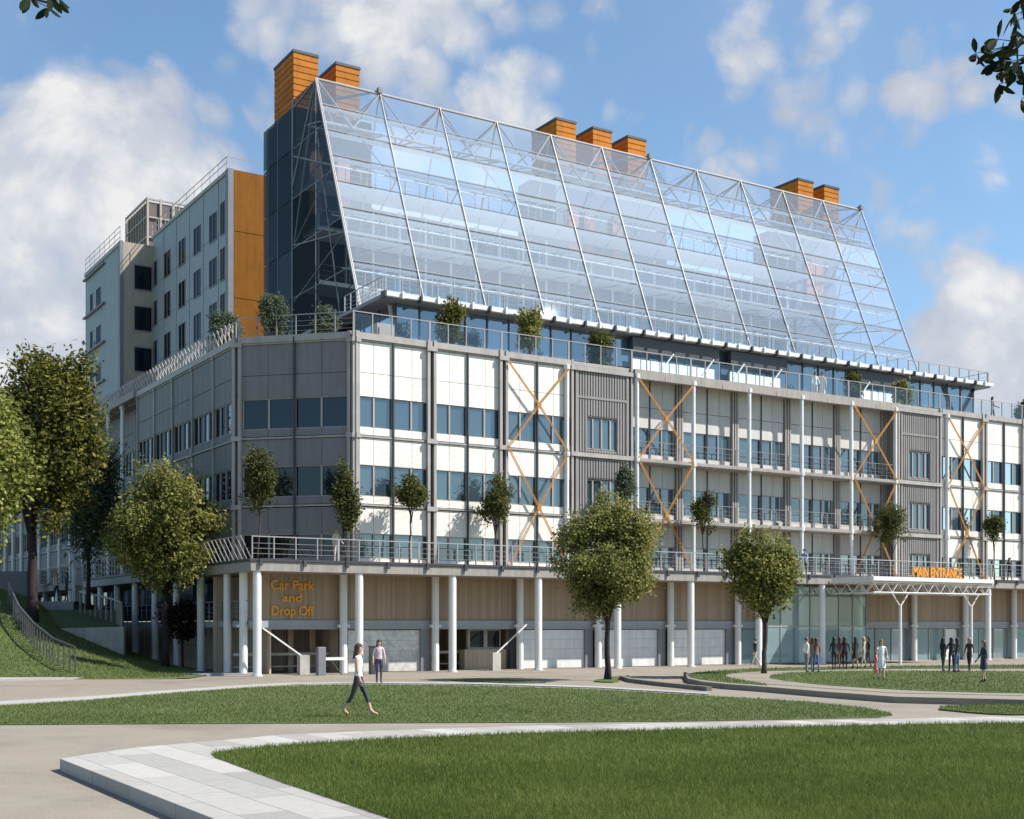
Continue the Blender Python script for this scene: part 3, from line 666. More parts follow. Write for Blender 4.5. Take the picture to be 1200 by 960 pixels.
# tall glass lobby bay standing out between the columns
g = MB(); p = MB(); u0, u1 = CU + 5 * CS + 1.6, CU + 7 * CS - .1
for i in range(8):
    a = u0 + (u1 - u0) * i / 7; g.box((a - .035, -.75, 0), (a + .035, -.62, 4.9))
    if i < 7:
        b = u0 + (u1 - u0) * (i + 1) / 7
        for z0, z1 in ((.05, 2.3), (2.38, 4.85)): p.quad((a + .04, -.7, z0), (b - .04, -.7, z0), (b - .04, -.7, z1), (a + .04, -.7, z1))
g.box((u0, -.74, 2.3), (u1, -.64, 2.38)); o = g.build('lobby_screen', 'steel_light', H); p.build('pane', 'lobby_glass', o)
# side undercroft (below the shaded long facade)
for k in range(0, 20):
    y0 = -1.85 + k * 4.1
    MB().box((UL + 1.9, y0 + (2.3 if k == 0 else 1.0), 0), (UL + 2.0, y0 + 5.1, 2.3)).build('timber_panel', 'timber_pale', H)
    MB().box((UL + .6, y0 + .1, 2.3), (UL + 1.0, y0 + 4.0, 2.62)).build('door_beam', 'door_grey', H)
    o = railing(4.0, 2.62, 1.0, 4, 3, 'steel_grey', .04, 0); o.location = (UL + .5, y0 + 4.05, 0); o.rotation_euler.z = R_(-90)
    ya = max(y0, .47); MB().quad((UL + 2.3, ya, 2.66), (UL + 2.3, y0 + 4.1, 2.66), (UL + 2.3, y0 + 4.1, 4.9), (UL + 2.3, ya, 4.9)).build('side_glazing', 'pane_dark', H)
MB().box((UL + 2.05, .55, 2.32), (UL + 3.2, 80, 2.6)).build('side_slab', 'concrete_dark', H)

# --- top floor pavilion with glass front under a thin canopy
PX0, PX1, PY = 4.6, 53.2, 4.4
g = MB(); p = MB(); n = 33; st = (PX1 - PX0) / n
for i in range(n + 1): g.box((PX0 + i * st - .04, PY - .06, 17.12), (PX0 + i * st + .04, PY + .08, 20.3))
for i in range(n): p.quad((PX0 + i * st + .05, PY, 17.15), (PX0 + (i + 1) * st - .05, PY, 17.15), (PX0 + (i + 1) * st - .05, PY, 20.28), (PX0 + i * st + .05, PY, 20.28))
g.box((PX0, PY - .05, 18.35), (PX1, PY + .05, 18.42))
for x in (PX0, PX1):
    for y in (6.5, 8.5): g.box((x - .05, y - .05, 17.12), (x + .05, y + .05, 20.3))
    p.quad((x, PY, 17.15), (x, 12, 17.15), (x, 12, 20.28), (x, PY, 20.28))
for x in (PX1 - 3.4, PX1): g.bar((x, PY - .12, 20.2), (PX1 - 1.9, PY - .12, 17.5), .12)
o = g.build('pavilion_front', 'steel_dark', H); p.build('pane', 'pent_glass', o)
for a, b in ((20.6, 27.6), (28.6, 33.5), (40.2, 45.2)):
    g = MB(); k = int((b - a) / .75)
    for i in range(k): g.box((a + i * .75, PY - .5, 17.14), (a + i * .75 + .66, PY - .42, 18.9))
    g.build('sun_screen', 'inner_white', H)
    for q in (1.3, 4.6): MB().bar((b - q, PY - .5, 18.5), (b - q + .8, PY - .6, 19.5), .16, .08).build('awning_blade', 'inner_white', H)
    MB().box((a, PY - .6, 19.3), (b, PY - .25, 20.25)).build('blind_box', 'steel_dark', H)
MB().box((PX0, 9, 17.12), (PX1, 9.3, 20.3)).build('pavilion_wall', 'inner_wall', H)
MB().box((3.4, PY - .75, 20.3), (54.2, 20, 20.5)).build('canopy_roof', 'steel_grey', H)
g = MB()
for i in range(23):
    a = 3.45 + i * 2.215; g.box((a + .03, PY - 1.0, 20.38), (a + 2.1, PY - .75, 20.62)); g.box((a + 1.0, PY - 1.12, 20.3), (a + 1.12, PY - 1.0, 20.7))
g.build('canopy_edge', 'steel_white', H)
cbk = MB().box((-.08, PY - 1.15, 20.28), (.03, PY - .6, 20.62)).build('canopy_bracket', 'steel_dark', H, (3.45, 0, 0))
for i in range(1, 23): inst(cbk, H, (3.45 + i * 2.215, 0, 0))
o = railing(50.6, 20.5, 1.0, 46, 0, 'rail_grey', .04, 0, 'rail_glass'); o.location = (3.6, PY - .6, 0)
o = railing(5.0, 20.5, 1.0, 6, 3, 'rail_grey', .04, 0); o.location = (3.5, PY + 4.4, 0); o.rotation_euler.z = R_(-90)
o = railing(5.0, 20.5, 1.0, 6, 3, 'rail_grey', .04, 0); o.location = (54.1, PY + 4.4, 0); o.rotation_euler.z = R_(-90)
g = MB(); g.bar((5.2, PY + .6, 17.1), (4.3, PY + .2, 20.2), .16); g.bar((4.0, PY + 3, 17.1), (4.9, PY + 3, 20.2), .16); g.build('strut', 'steel_light', H)
g = MB(); g.box((2.0, 1.4, 17.12), (3.0, 2.2, 18.3)); g.box((2.1, 1.35, 17.4), (2.9, 1.4, 18.1)); g.build('roof_cabinet', 'plant_rail', H)

# --- block behind the glass slope, with its cores and orange chimneys
BX0, BX1, BY = 4.8, 54.0, 19.3
MB().box((BX0, BY, 17.1), (BX1, BY + 5, 30.6)).build('atrium_block', 'inner_wall', H)
for a, b in ((4.75, 10.2), (25.2, 35.6), (49.4, 54.05)): MB().box((a, BY - .15, 17.1), (b, BY + 5.1, 36.3)).build('service_core', 'core_dark' if a < 5 else 'inner_wall', H)
wf = MB()
for z in (21.6, 25.3, 29.0 - .2):
    pass
for z0 in (21.3, 24.9, 28.3):
    f = MB(); p = MB(); q = MB()
    for i in range(24):
        a = 10.6 + i * 1.78
        if 25 < a + 1.6 and a < 35.7 : continue
        if a > 48: continue
        p.quad((a, BY - .03, z0), (a + 1.5, BY - .03, z0), (a + 1.5, BY - .03, z0 + 1.9), (a, BY - .03, z0 + 1.9)); f.box((a + .7, BY - .08, z0), (a + .78, BY - .04, z0 + 1.9))
    o = f.build('window_band', 'inner_white', H); p.build('pane', 'pane_dark', o)
for a in (5.6, 7.6, 26.2, 27.6, 30.2, 50.4, 51.4): MB().box((a, BY - .4, 29.5), (a + .9, BY - .16, 33.5)).build('red_panel', 'inner_red', H)
for z in (24.3, 27.9, 31.0):
    MB().box((5.2, 16.4 + (z - 24) * .1, z - .12), (48.6, BY - .16, z + .14)).build('gallery', 'inner_white', H)
    o = railing(43.4, z + .14, 1.05, 40, 2, 'steel_light', .05, 0); o.location = (5.2, 16.45 + (z - 24) * .1, 0)
for u in range(0, 22): MB().box((6.2 + u * 2.0, BY - .34, 20.6), (6.32 + u * 2.0, BY - .16, 30.6)).build('wall_fin', 'inner_white', H)
def chimney(px):
    p = at_v(px, BY + .35); u = p.x; g = MB(); wd, dp, z0, z1 = 1.75, 3.4, 34.5 if u > 6 else 30, 40.25
    n = int((z1 - z0) / .42)
    for i in range(n):
        a = z0 + i * .42; g.box((u + .03, BY + .38, a), (u + wd - .03, BY + .35 + dp - .03, a + .42)); g.box((u, BY + .35, a + .05), (u + wd, BY + .35 + dp, a + .38))
    o = g.build('chimney', 'chimney_orange', H)
    MB().box((u - .04, BY + .31, z0 + n * .42), (u + wd + .04, BY + .39 + dp, z0 + n * .42 + .18)).build('cap', 'steel_dark', o)
for px in (344, 393.7, 652.2, 695, 736, 935.3, 966): chimney(px)
g = MB()
GU0, GU1 = 4.62, 53.1
for px in (1, 6, 11):
    u = GU0 + px * (GU1 - GU0) / 11
    g.tube([(u - 2.4, BY + .8, 37.3), (u, 15.5, 36.95)], .09, 8); g.box((u - .14, 15.36, 36.8), (u + .14, 15.64, 37.15))
g.build('tie_rod', 'steel_grey', H)

# ------------------------------------------------------------------ sloping glass atrium
A = empty('glass_atrium', (5, 9, 20.5), 'huge sloping glass atrium roof with thin steel ribs above the terrace, orange chimneys behind', 'atrium')
ao = Vector((5, 9, 20.5))
GU0, GU1, NB = 4.62, 53.1, 11
GB = (8.8, 20.5); GA = (15.5, 36.75); gw = (GU1 - GU0) / NB
def gp(i, t): return Vector((GU0 + gw * i, GB[0] + (GA[0] - GB[0]) * t, GB[1] + (GA[1] - GB[1]) * t)) - ao
NRM = Vector((0, -(GA[1] - GB[1]), (GA[0] - GB[0]))).normalized()
NR = 9
for i in range(NB):
    g = MB()
    for j in range(NR):
        for h in range(1):
            a = gp(i, j / NR); b = gp(i + 1, j / NR); c = gp(i + 1, (j + 1) / NR); d = gp(i, (j + 1) / NR)
            e = .02; g.quad(a + Vector((e, 0, e)), b + Vector((-e, 0, e)), c + Vector((-e, 0, -e)), d + Vector((e, 0, -e)))
    g.build('glass_bay', 'atrium_glass', A)
rm = MB().bar(gp(0, 0) + NRM * .05, gp(0, 1) + NRM * .05, .045, .09).build('rib', 'rail_grey', A)
for i in range(1, NB + 1): inst(rm, A, (gw * i, 0, 0))
for j in range(1, NR + 1):
    MB().bar(gp(0, j / NR) + NRM * .03, gp(NB, j / NR) + NRM * .03, .045, .06).build('purlin', 'rail_grey', A)
for j in range(1, NR): # white strips behind each purlin imitate bright bands of light through the glass
    g = MB(); q = -NRM
    g.bar(gp(0, j / NR) + q * .35, gp(NB, j / NR) + q * .30, .5, .05); g.build('light_band', 'inner_white', A)
# ridge truss: two chords and zigzag
g = MB(); tb = .80
g.tube([gp(0, 1) + Vector((0, .1, .05)), gp(NB, 1) + Vector((0, .1, .05))], .09, 8)
q1 = Vector((0, 1.9, -2.3)); g.tube([gp(0, 1) + q1, gp(NB, 1) + q1], .09, 8)
q2 = Vector((0, -.75, -2.9)); g.tube([gp(0, 1) + q2, gp(NB, 1) + q2], .09, 8)
for i in range(NB * 2):
    a = gp(i / 2, 1); b = gp(i / 2 + .5, 1)
    if i % 2 == 0: g.tube([a, b + q1], .06, 6); g.tube([a, b + q2], .06, 6); g.tube([a + q1, a + q2], .05, 6)
    else: g.tube([a + q1, b], .06, 6); g.tube([a + q2, b], .06, 6); g.tube([a + q1, a + q2], .05, 6); g.tube([a + q1, b + q2], .05, 6)
g.build('ridge_truss', 'steel_light', A)
# lattice girders behind the slope
for j in (2, 4, 6):
    g = MB(); a, b = gp(0, j / NR) - NRM * .35, gp(NB, j / NR) - NRM * .35; dn = Vector((0, 1.1, 0))
    g.tube([a + dn, b + dn], .05, 6)
    for i in range(NB * 3):
        p, q, r_ = a.lerp(b, i / (NB * 3)), a.lerp(b, (i + .5) / (NB * 3)) + dn, a.lerp(b, (i + 1) / (NB * 3)); g.tube([p, q], .026, 5); g.tube([q, r_], .026, 5)
    g.build('purlin_truss', 'inner_white', A)
# raking struts from each rib back to the block
for i in range(0, NB + 1):
    g = MB(); x = GU0 + gw * i
    n1 = gp(i, 1); n2 = Vector((x, BY - .2, 33.0)) - ao; n3 = gp(i, .62); n4 = Vector((x, BY - .2, 27.2)) - ao; n5 = gp(i, .34); n6 = Vector((x, BY - .2, 23.5)) - ao
    for a, b, r in ((n1, Vector((x, BY - .2, 36.2)) - ao, .07), (n1, n4, .06), (n3, n2, .07), (n3, n4, .05), (n5, n4, .06), (n5, n6, .05)): g.tube([a, b], r, 6)
    if i % 2 == 0: g.tube([n1 - NRM * .3, (n3 if i == NB else gp(i + 1, .62)) - NRM * .3], .045, 6)
    g.build('raking_strut', 'steel_light' if i else 'steel_grey', A)
# roof glass back to the block
g = MB()
for i in range(NB):
    a = gp(i, 1); b = gp(i + 1, 1); g.quad(a + Vector((.03, .1, 0)), b + Vector((-.03, .1, 0)), Vector((b.x - .03, BY - ao.y - .2, 36.5 - ao.z)), Vector((a.x + .03, BY - ao.y - .2, 36.5 - ao.z)))
g.build('roof_glass', 'atrium_glass', A)
# end walls
def gable(u, m, fm, both):
    p = MB(); f = MB()
    def pt(v, z): return Vector((u, v, z)) - ao
    rows = [20.5 + i * 3.25 for i in range(6)]
    for a, b in zip(rows[:-1], rows[1:]):
        fa = GB[0] + (a - 20.5) / 16.25 * 6.7; fb = GB[0] + (b - 20.5) / 16.25 * 6.7
        p.quad(pt(fa + .06, a + .03), pt(15.45, a + .03), pt(15.45, b - .03), pt(min(15.4, fb + .06), b - .03)); p.quad(pt(15.55, a + .03), pt(BY, a + .03), pt(BY, b - .03), pt(15.55, b - .03))
        f.bar(pt(fa, a), pt(BY, a), .045)
    f.bar(pt(15.5, 20.5), pt(15.5, 36.7), .05); f.bar(pt(BY, 20.5), pt(BY, 36.7), .10); f.bar(pt(15.5, 36.7), pt(BY, 31), .12); f.bar(pt(GB[0] + 2.8, 20.5), pt(15.5, 34), .07)
    if both: f.bar(pt(GB[0], 20.5), pt(15.5, 36.75), .16, .14)
    if both:
        for v0, v1 in ((BY + .05, BY + 2.55), (BY + 2.65, BY + 5.2)):
            for z0, z1 in zip((17.3, 20.55, 23.8, 27.05, 30.3, 33.55), (20.5, 23.75, 27.0, 30.25, 33.5, 36.3)): p.quad(pt(v0, z0), pt(v1, z0), pt(v1, z1), pt(v0, z1))
    if both: p.quad(pt(8.9, 17.2), pt(BY, 17.2), pt(BY, 20.45), pt(8.9, 20.45)); f.bar(pt(BY + 2.6, 17.2), pt(BY + 2.6, 36.3), .05); f.bar(pt(BY + 4.3, 17.2), pt(BY + 4.3, 36.3), .05)
    o = f.build('gable_frame', fm, A); p.build('gable_glass', m, o)
gable(GU0 - .04, 'end_glass', 'steel_grey', True); gable(GU1 + .04, 'atrium_glass', 'steel_light', False)

# ------------------------------------------------------------------ ward block behind
WB = empty('ward_block', (6.5, 36.8, 0), 'tall pale grey ward block with rows of dark paired windows and an orange end panel', 'building')
wu, wv = 6.5, 36.8
MB().box((0, .3, 16), (30, 20.3, 37.6)).build('wall', 'ward_panel', WB)
MB().box((-.1, 0, 16), (.35, .6, 37.95)).build('corner_strip', 'steel_grey', WB)
g = MB()
for i, (z0, z1) in enumerate(((16, 22.6), (22.65, 27.9), (27.95, 33.1), (33.15, 37.9))): g.box((.4, .05, z0), (3.7, .29, z1))
g.build('end_panel', 'panel_orange', WB)
MB().box((3.7, -.1, 16), (9, .25, 37.0)).build('dark_wall', 'core_dark', WB)
g = MB(); g.box((-.12, .6, 37.6), (30, 20.4, 37.9)); g.build('parapet', 'steel_light', WB)
wm = None
zs = [35.4 - 3.6 * k for k in range(5)]
def ward_window(y, z, w, h):
    f = MB()
    for a, b, c, d in ((y, z, y + w, z + .07), (y, z + h - .07, y + w, z + h)): f.box((-.06, a, b), (.02, c, d))
    for a in (y, y + w / 2 - .05, y + w - .07): f.box((-.06, a, z + .07), (.02, a + .07 if a != y + w / 2 - .05 else a + .1, z + h - .07))
    o = f.build('window', 'steel_grey', WB)
    p = MB(); p.quad((-.02, y + .07, z + .07), (-.02, y + w - .07, z + .07), (-.02, y + w - .07, z + h - .07), (-.02, y + .07, z + h - .07)); p.build('pane', 'pane_black', o); return o
# columns of windows along the side, measured from the corner
first = ward_window(0, 0, 1.75, 2.25); fy = True
for xa in (253.2 + 1.0, 235.4, 217.3, 200.0, 184.5):
    t = (xa - 600) / FOC
    # solve u = wu plane
    dv = FV + t * RV; k = (wu - CAM.x) / dv.x; y = (CAM + k * dv).y - wv
    for z in zs:
        if fy: first.location = (0, y, z - 2.25); fy = False
        else: inst(first, WB, (0, y, z - 2.25))
first2 = ward_window(0, 0, 1.0, 2.6)
for i, z in enumerate(zs):
    if i == 0: first2.location = (0, 1.0, z - 2.3)
    else: inst(first2, WB, (0, 1.0, z - 2.3))
g = MB()
for z in (22.6, 26.2, 29.8, 33.4): g.box((-.02, .6, z - .02), (.0, 20.2, z + .02))
for y in (2.5, 6.2, 9.8, 13.4, 17): g.box((-.03, y - .02, 16), (.0, y + .02, 37.6))
g.build('panel_joint', 'steel_grey', WB)
g = MB(); 
for i in range(11): g.box((-.05, .5 + i * 2, 37.9), (.0, .54 + i * 2, 39.0))
g.box((-.05, .5, 38.96), (0, 20.5, 39.0)); g.box((-.05, .5, 38.5), (0, 20.5, 38.53)); g.box((.0, .5, 38.96), (8, .55, 39.0))
for i in range(5): g.box((i * 2, .5, 37.9), (i * 2 + .04, .54, 39.0))
g.build('roof_railing', 'rail_grey', WB)
# stair tower that steps forward
T = -2.95
MB().box((T, 20.3, 14), (-.002, 33, 36.6)).build('tower', 'ward_panel', WB)
MB().box((T, 20.12, 14), (0, 20.3, 36.9)).build('tower_face', 'ward_beige', WB)
MB().box((T - .12, 20.05, 14), (T + .18, 20.6, 36.95)).build('corner_strip', 'steel_grey', WB)
g = MB(); g.box((T - .1, 20.6, 36.6), (0, 33.1, 36.95)); g.build('parapet', 'steel_light', WB)
for z in (35.0, 31.3, 27.6, 23.9):
    f = MB(); f.box((T + 1.15, 20.06, z - 2.3), (T + 2.8, 20.14, z)); o = f.build('window', 'steel_grey', WB)
    p = MB(); p.quad((T + 1.22, 20.055, z - 2.2), (T + 2.72, 20.055, z - 2.2), (T + 2.72, 20.055, z - .1), (T + 1.22, 20.055, z - .1)); p.build('pane', 'pane_black', o)
for y0, w in ((27.2, 1.5), (30.2, .8)):
    for z in (34.4, 30.8, 27.2, 23.6):
        o = inst(first, WB, (T, y0, z - 2.0)); o.scale = (1, w / 1.75, .9)
for z in (36.3, 32.6, 29.0, 25.4):
    MB().box((T - .25, 25.5, z - .16), (T, 33.2, z)).build('ledge', 'steel_grey', WB)
g = MB()
for i in range(8): g.box((T - .05, 20.3 + i * 1.8, 36.95), (T, 20.34 + i * 1.8, 38.3))
for z in (37.3, 37.8, 38.26): g.box((T - .05, 20.3, z), (T, 33, z + .03))
g.build('roof_railing', 'rail_grey', WB)
# roof plant screen
g = MB(); pu, pv = 2.6, 31.4
MB().box((pu + .1, pv + .1, 37), (pu + 8, pv + 7.4, 44.6)).build('plant_room', 'plant_brown', WB)
for i in range(9): g.box((pu - .05, pv + i * .94, 37), (pu + .1, pv + i * .94 + .08, 45))
for z in (39, 41, 43, 44.8): g.box((pu - .06, pv - .06, z), (pu + .1, pv + 7.6, z + .14)); g.box((pu, pv - .08, z + .002), (pu + 8.1, pv + .1, z + .142))
for i in range(7): g.box((pu + i * 1.3, pv - .1, 37), (pu + i * 1.3 + .2, pv + .1, 45))
g.build('plant_screen', 'plant_rail', WB)

# ------------------------------------------------------------------ entrance canopy and signs
E = empty('entrance_canopy', (37, -4, 0), 'white steel space-frame entrance canopy with glass roof and branching posts', 'canopy')
eo = Vector((37, -4, 0)); ea, eb, ec, ed = 31.6, 42.6, -5.5, -2.2
g = MB(); g.box((ea, ec, 5.14), (eb, ed, 5.2)); g.box((ea - .05, ec - .08, 5.11), (eb + .05, ec, 5.36)); g.box((ea - .08, ec, 5.0), (ea, ed, 5.36)); g.box((eb, ec, 5.0), (eb + .08, ed, 5.36))
for i in range(len(g.v)): g.v[i] = tuple(Vector(g.v[i]) - eo)
g.build('canopy_roof', 'steel_white', E)
g = MB()
def tr2(P, Q, n):
    P = Vector(P) - eo; Q = Vector(Q) - eo; dz = Vector((0, 0, -.62)); inw = Vector((0, 0, 0))
    g.tube([P, Q], .035, 6); g.tube([P + dz, Q + dz], .035, 6)
    for i in range(n):
        a = P.lerp(Q, i / n); b = P.lerp(Q, (i + .5) / n); c = P.lerp(Q, (i + 1) / n); g.tube([a, b + dz], .024, 6); g.tube([b + dz, c], .024, 6)
for y in (ec + .05, ec + 1.15, ec + 2.25): tr2((ea + .1, y, 5.02), (eb - .1, y, 5.02), 10)
for x in (ea + .1, ea + 3.7, ea + 7.3, eb - .1): tr2((x, ec, 5.0), (x, ed, 5.0), 3)
g.build('space_frame', 'steel_white', E)
for x in (34.3, 40.9):
    g = MB(); b = Vector((x, -5.2, 0)) - eo; g.tube([b, b + Vector((0, 0, 3.7))], .09, 12); 
    for dx in (-.75, .75): g.tube([b + Vector((0, 0, 3.55)), b + Vector((dx, 0, 4.4))], .045, 8)
    g.build('post', 'steel_white', E)
def text(body, size, m, loc, parent=None, ext=.04, align='CENTER', name='lettering'):
    c = bpy.data.curves.new(name, 'FONT'); c.body = body; c.size = size; c.extrude = ext; c.align_x = align; c.offset = .012; c.materials.append(M[m])
    o = bpy.data.objects.new(name, c); COL.objects.link(o); o.location = loc; o.rotation_euler = (R_(90), 0, 0)
    bpy.context.view_layer.update(); me = bpy.data.meshes.new_from_object(o.evaluated_get(bpy.context.evaluated_depsgraph_get()))
    o2 = bpy.data.objects.new(name, me); COL.objects.link(o2); o2.location = loc; o2.rotation_euler = (R_(90), 0, 0); bpy.data.objects.remove(o); o = o2; o.name = name
    if parent: o.parent = parent
    return o
a = at_v(1070, ec - .05).x; b = at_v(1127, ec - .05).x
S1 = empty('entrance_sign', ((a + b) / 2, ec - .04, 5.36), 'orange MAIN ENTRANCE letters standing on the front edge of the canopy', 'sign')
t = text('MAIN ENTRANCE', .86, 'sign_orange', (0, 0, .03), S1); bpy.context.view_layer.update(); t.scale.x = (b - a) / max(.1, t.dimensions.x)
MB().box((-(b - a) / 2, -.03, 0), ((b - a) / 2, .03, .03)).build('base_rail', 'steel_dark', S1)
S2 = empty('car_park_sign', (at_v(342, .3).x, .30, 3.0), 'orange Car Park and Drop Off lettering on the timber wall behind the corner column', 'sign')
cx = at_v(342, .3)
for s, py, x0, x1, sz in (('Car Park', 691, 317, 368, .66), ('and', 705, 331, 354, .55), ('Drop Off', 721, 316, 366, .66)):
    zz = z_at(py, cx); t = text(s, sz, 'sign_orange', (0, -.03, zz - 3.0), S2); bpy.context.view_layer.update(); t.scale.x = (at_v(x1, .3).x - at_v(x0, .3).x) / max(.1, t.dimensions.x)
# ------------------------------------------------------------------ trees
def leaf_arrays(cent, size, nper, spread, droop=0.0, long=1.6):
    """leaf-shaped quads round each twig end; every leaf turned its own way"""
    k = len(cent); n = k * nper
    c = np.repeat(cent, nper, 0) + RNG.normal(0, spread, (n, 3))
    d = RNG.normal(0, 1, (n, 3)); d[:, 2] = d[:, 2] * .7 + droop; d /= np.linalg.norm(d, axis=1)[:, None]
    o = c - cent.mean(0); o /= np.linalg.norm(o, axis=1)[:, None] + 1e-6      # blades face outwards and up, as leaves do
    nv = o * .8 + np.array([0, 0, .45]) + RNG.normal(0, .55, (n, 3))
    s = np.cross(d, nv); s /= np.linalg.norm(s, axis=1)[:, None] + 1e-6
    z = size * RNG.uniform(.6, 1.3, n)[:, None]
    V = np.empty((n * 4, 3)); nn = np.cross(d, s)
    V[0::4] = c - d * z * long / 2; V[1::4] = c + s * z * .5 + nn * z * .12; V[2::4] = c + d * z * long / 2; V[3::4] = c - s * z * .5 + nn * z * .12
    return V
def crown_points(n, rx, rz, seed, lump=.22, shell=.5, flat=0.0, taper=0.0, tufts=40, tuft=.24):
    """leaf clumps gathered in tufts at the limb ends, with gaps between them"""
    g = np.random.default_rng(seed); d = g.normal(0, 1, (tufts, 3)); d /= np.linalg.norm(d, axis=1)[:, None]
    r = (shell + (1 - shell) * g.uniform(0, 1, tufts) ** .5) * (1 - lump * g.uniform(0, 1, tufts))
    c = d * r[:, None] * (1 - tuft * .6); sz = tuft * g.uniform(.6, 1.25, tufts)
    k = g.choice(tufts, n, p=sz ** 2 / (sz ** 2).sum()); e = g.normal(0, 1, (n, 3)); e /= np.linalg.norm(e, axis=1)[:, None]
    p = c[k] + e * (sz[k] * g.uniform(.15, 1, n) ** .6)[:, None]
    loose = g.uniform(0, 1, n) < .05; p[loose] *= g.uniform(.9, 1.14, (loose.sum(), 1))
    p = p * np.array([rx, rx, rz])
    if taper: p[:, :2] *= (1 - taper * (p[:, 2:3] / rz))
    if flat: p[:, 2] = np.where(p[:, 2] < 0, p[:, 2] * (1 - flat), p[:, 2])
    return p
def trunk_mesh(h0, zc, rx, rz, r0, limbs, seed, lean=0.0):
    g = MB(); rnd = random.Random(seed); pts = []; rs = []
    for i in range(6):
        t = i / 5; pts.append((lean * t + rnd.uniform(-.03, .03) * (i > 0) * h0 * .4, rnd.uniform(-.03, .03) * (i > 0) * h0 * .4, -.1 + t * (h0 + .1))); rs.append(r0 * (1.35 if i == 0 else 1 - .35 * t))
    g.tube(pts, rs, 9)
    top = Vector(pts[-1])
    for k in range(limbs):
        a = 2 * math.pi * k / limbs + rnd.uniform(-.4, .4); e = Vector((math.cos(a) * rx * rnd.uniform(.35, .75), math.sin(a) * rx * rnd.uniform(.35, .75), zc + rz * rnd.uniform(-.2, .65)))
        if k == 0: e = Vector((top.x, top.y, zc + rz * .7))
        b = top - Vector((0, 0, rnd.uniform(0, .25) * h0)); m = b.lerp(e, .45) + Vector((rnd.uniform(-.1, .1) * rx, rnd.uniform(-.1, .1) * rx, .1 * rz))
        g.tube([b, m, e], [r0 * .5, r0 * .3, r0 * .08], 6)
        for j in range(3):
            q = m.lerp(e, rnd.uniform(.1, .8)); w = q + Vector((rnd.uniform(-1, 1) * rx * .35, rnd.uniform(-1, 1) * rx * .35, rnd.uniform(.0, .4) * rz)); g.tube([q, w], [r0 * .16, r0 * .04], 5)
    return g
def tree(base, top_z, wid, bot_z, leaf, label, cat='tree', name='tree', group=None, n=700, nper=14, size=.16, spread=.2, r0=.16, bark='bark', seed=1, lump=.25, shell=.45, droop=0.0, flat=0.0, taper=0.0, limbs=7, lean=0.0, offx=0.0, long=1.6, tufts=46, tuft=.26):
    o = empty(name, base, label, cat, group)
    z0, z1 = bot_z - base[2], top_z - base[2]; zc, rz, rx = (z0 + z1) / 2, (z1 - z0) / 2, wid / 2
    trunk_mesh(z0 + .25 * rz, zc, rx, rz, r0, limbs, seed, lean).build('trunk', bark, o, smooth=True)
    P = crown_points(n, max(.3 * rx, rx * 1.1 - spread * .6), rz - spread * .5, seed, lump, shell, flat, taper, tufts, tuft) + np.array([offx, 0, zc])
    V = leaf_arrays(P, size, nper, spread, droop, long)
    arr_mesh('crown', V, np.arange(len(V)).reshape(-1, 4), leaf, o); return o
def px_tree(px, py_base, z, x0, x1, yt, yb, leaf, label, f=None, **kw):
    b = at_z(px, py_base, z) if f is None else at_f(px, py_base, f)
    if f is not None and z is not None: b.z = z
    d = dep(b); k = d / FOC
    return tree(tuple(b), CAMH + (HOR - yt) * k, (x1 - x0) * k, CAMH + (HOR - yb) * k, leaf, label, **kw)
px_tree(194, 781, .32, 120, 262, 524, 716, 'leaf_olive', 'bushy round tree with olive green crown on the grass bank by the fence', name='round_tree', n=1150, nper=26, size=.115, spread=.22, r0=.19, bark='bark_dark', seed=3, lump=.3, shell=.45, taper=.04, limbs=12, tufts=90, tuft=.2, f=66)
px_tree(712, 797, 0.02, 643, 772, 568, 738, 'leaf_green', 'round mop-headed tree with slim dark trunk in front of the white garage doors', name='round_tree', n=1150, nper=26, size=.095, spread=.19, r0=.145, bark='bark_dark', seed=12, lump=.24, shell=.5, limbs=12, taper=.0, tufts=95, tuft=.2, flat=.05)
px_tree(895, 793, .05, 845, 948, 597, 738, 'leaf_olive', 'light green tree with open branching crown beside the curved path near the entrance', name='lawn_tree', n=620, nper=24, size=.115, spread=.2, r0=.13, bark='bark', seed=21, lump=.4, shell=.25, limbs=14, flat=.05, tufts=60, tuft=.2, lean=.15)
b = at_f(37, 728, 63); 
px_tree(37, 728, hill_h((37 - 600) / FOC * 67, 67), -6, 124, 381, 640, 'leaf_gold', 'tall dark broadleaf tree with golden leaf tips and thick trunk on the bank', f=67, name='broadleaf_tree', n=1500, nper=22, size=.15, spread=.30, r0=.30, bark='bark_dark', seed=33, lump=.3, shell=.4, limbs=12, long=1.8, tufts=95, tuft=.2, offx=.9)
px_tree(-35, 745, .0, -95, 52, 408, 668, 'leaf_yellow', 'sunlit yellow-green tree cut off by the edge of the picture', f=54, name='broadleaf_tree', n=800, nper=22, size=.15, spread=.28, r0=.25, seed=41, lump=.35, shell=.45, limbs=10, tufts=70, tuft=.22)
px_tree(104, 735, 3.4, 66, 140, 462, 668, 'leaf_grey', 'feathery grey-green tree against the shaded side facade', f=74, name='feathery_tree', n=600, nper=22, size=.11, spread=.42, r0=.14, bark='bark_dark', seed=45, lump=.3, shell=.3, droop=-.8, long=3.2)
px_tree(214, 787, .1, 186, 240, 694, 760, 'leaf_plum', 'small dark plum-leaved tree behind the bushy round tree', f=68.5, name='plum_tree', n=170, nper=18, size=.11, spread=.2, r0=.07, bark='bark_dark', seed=47, lump=.35)
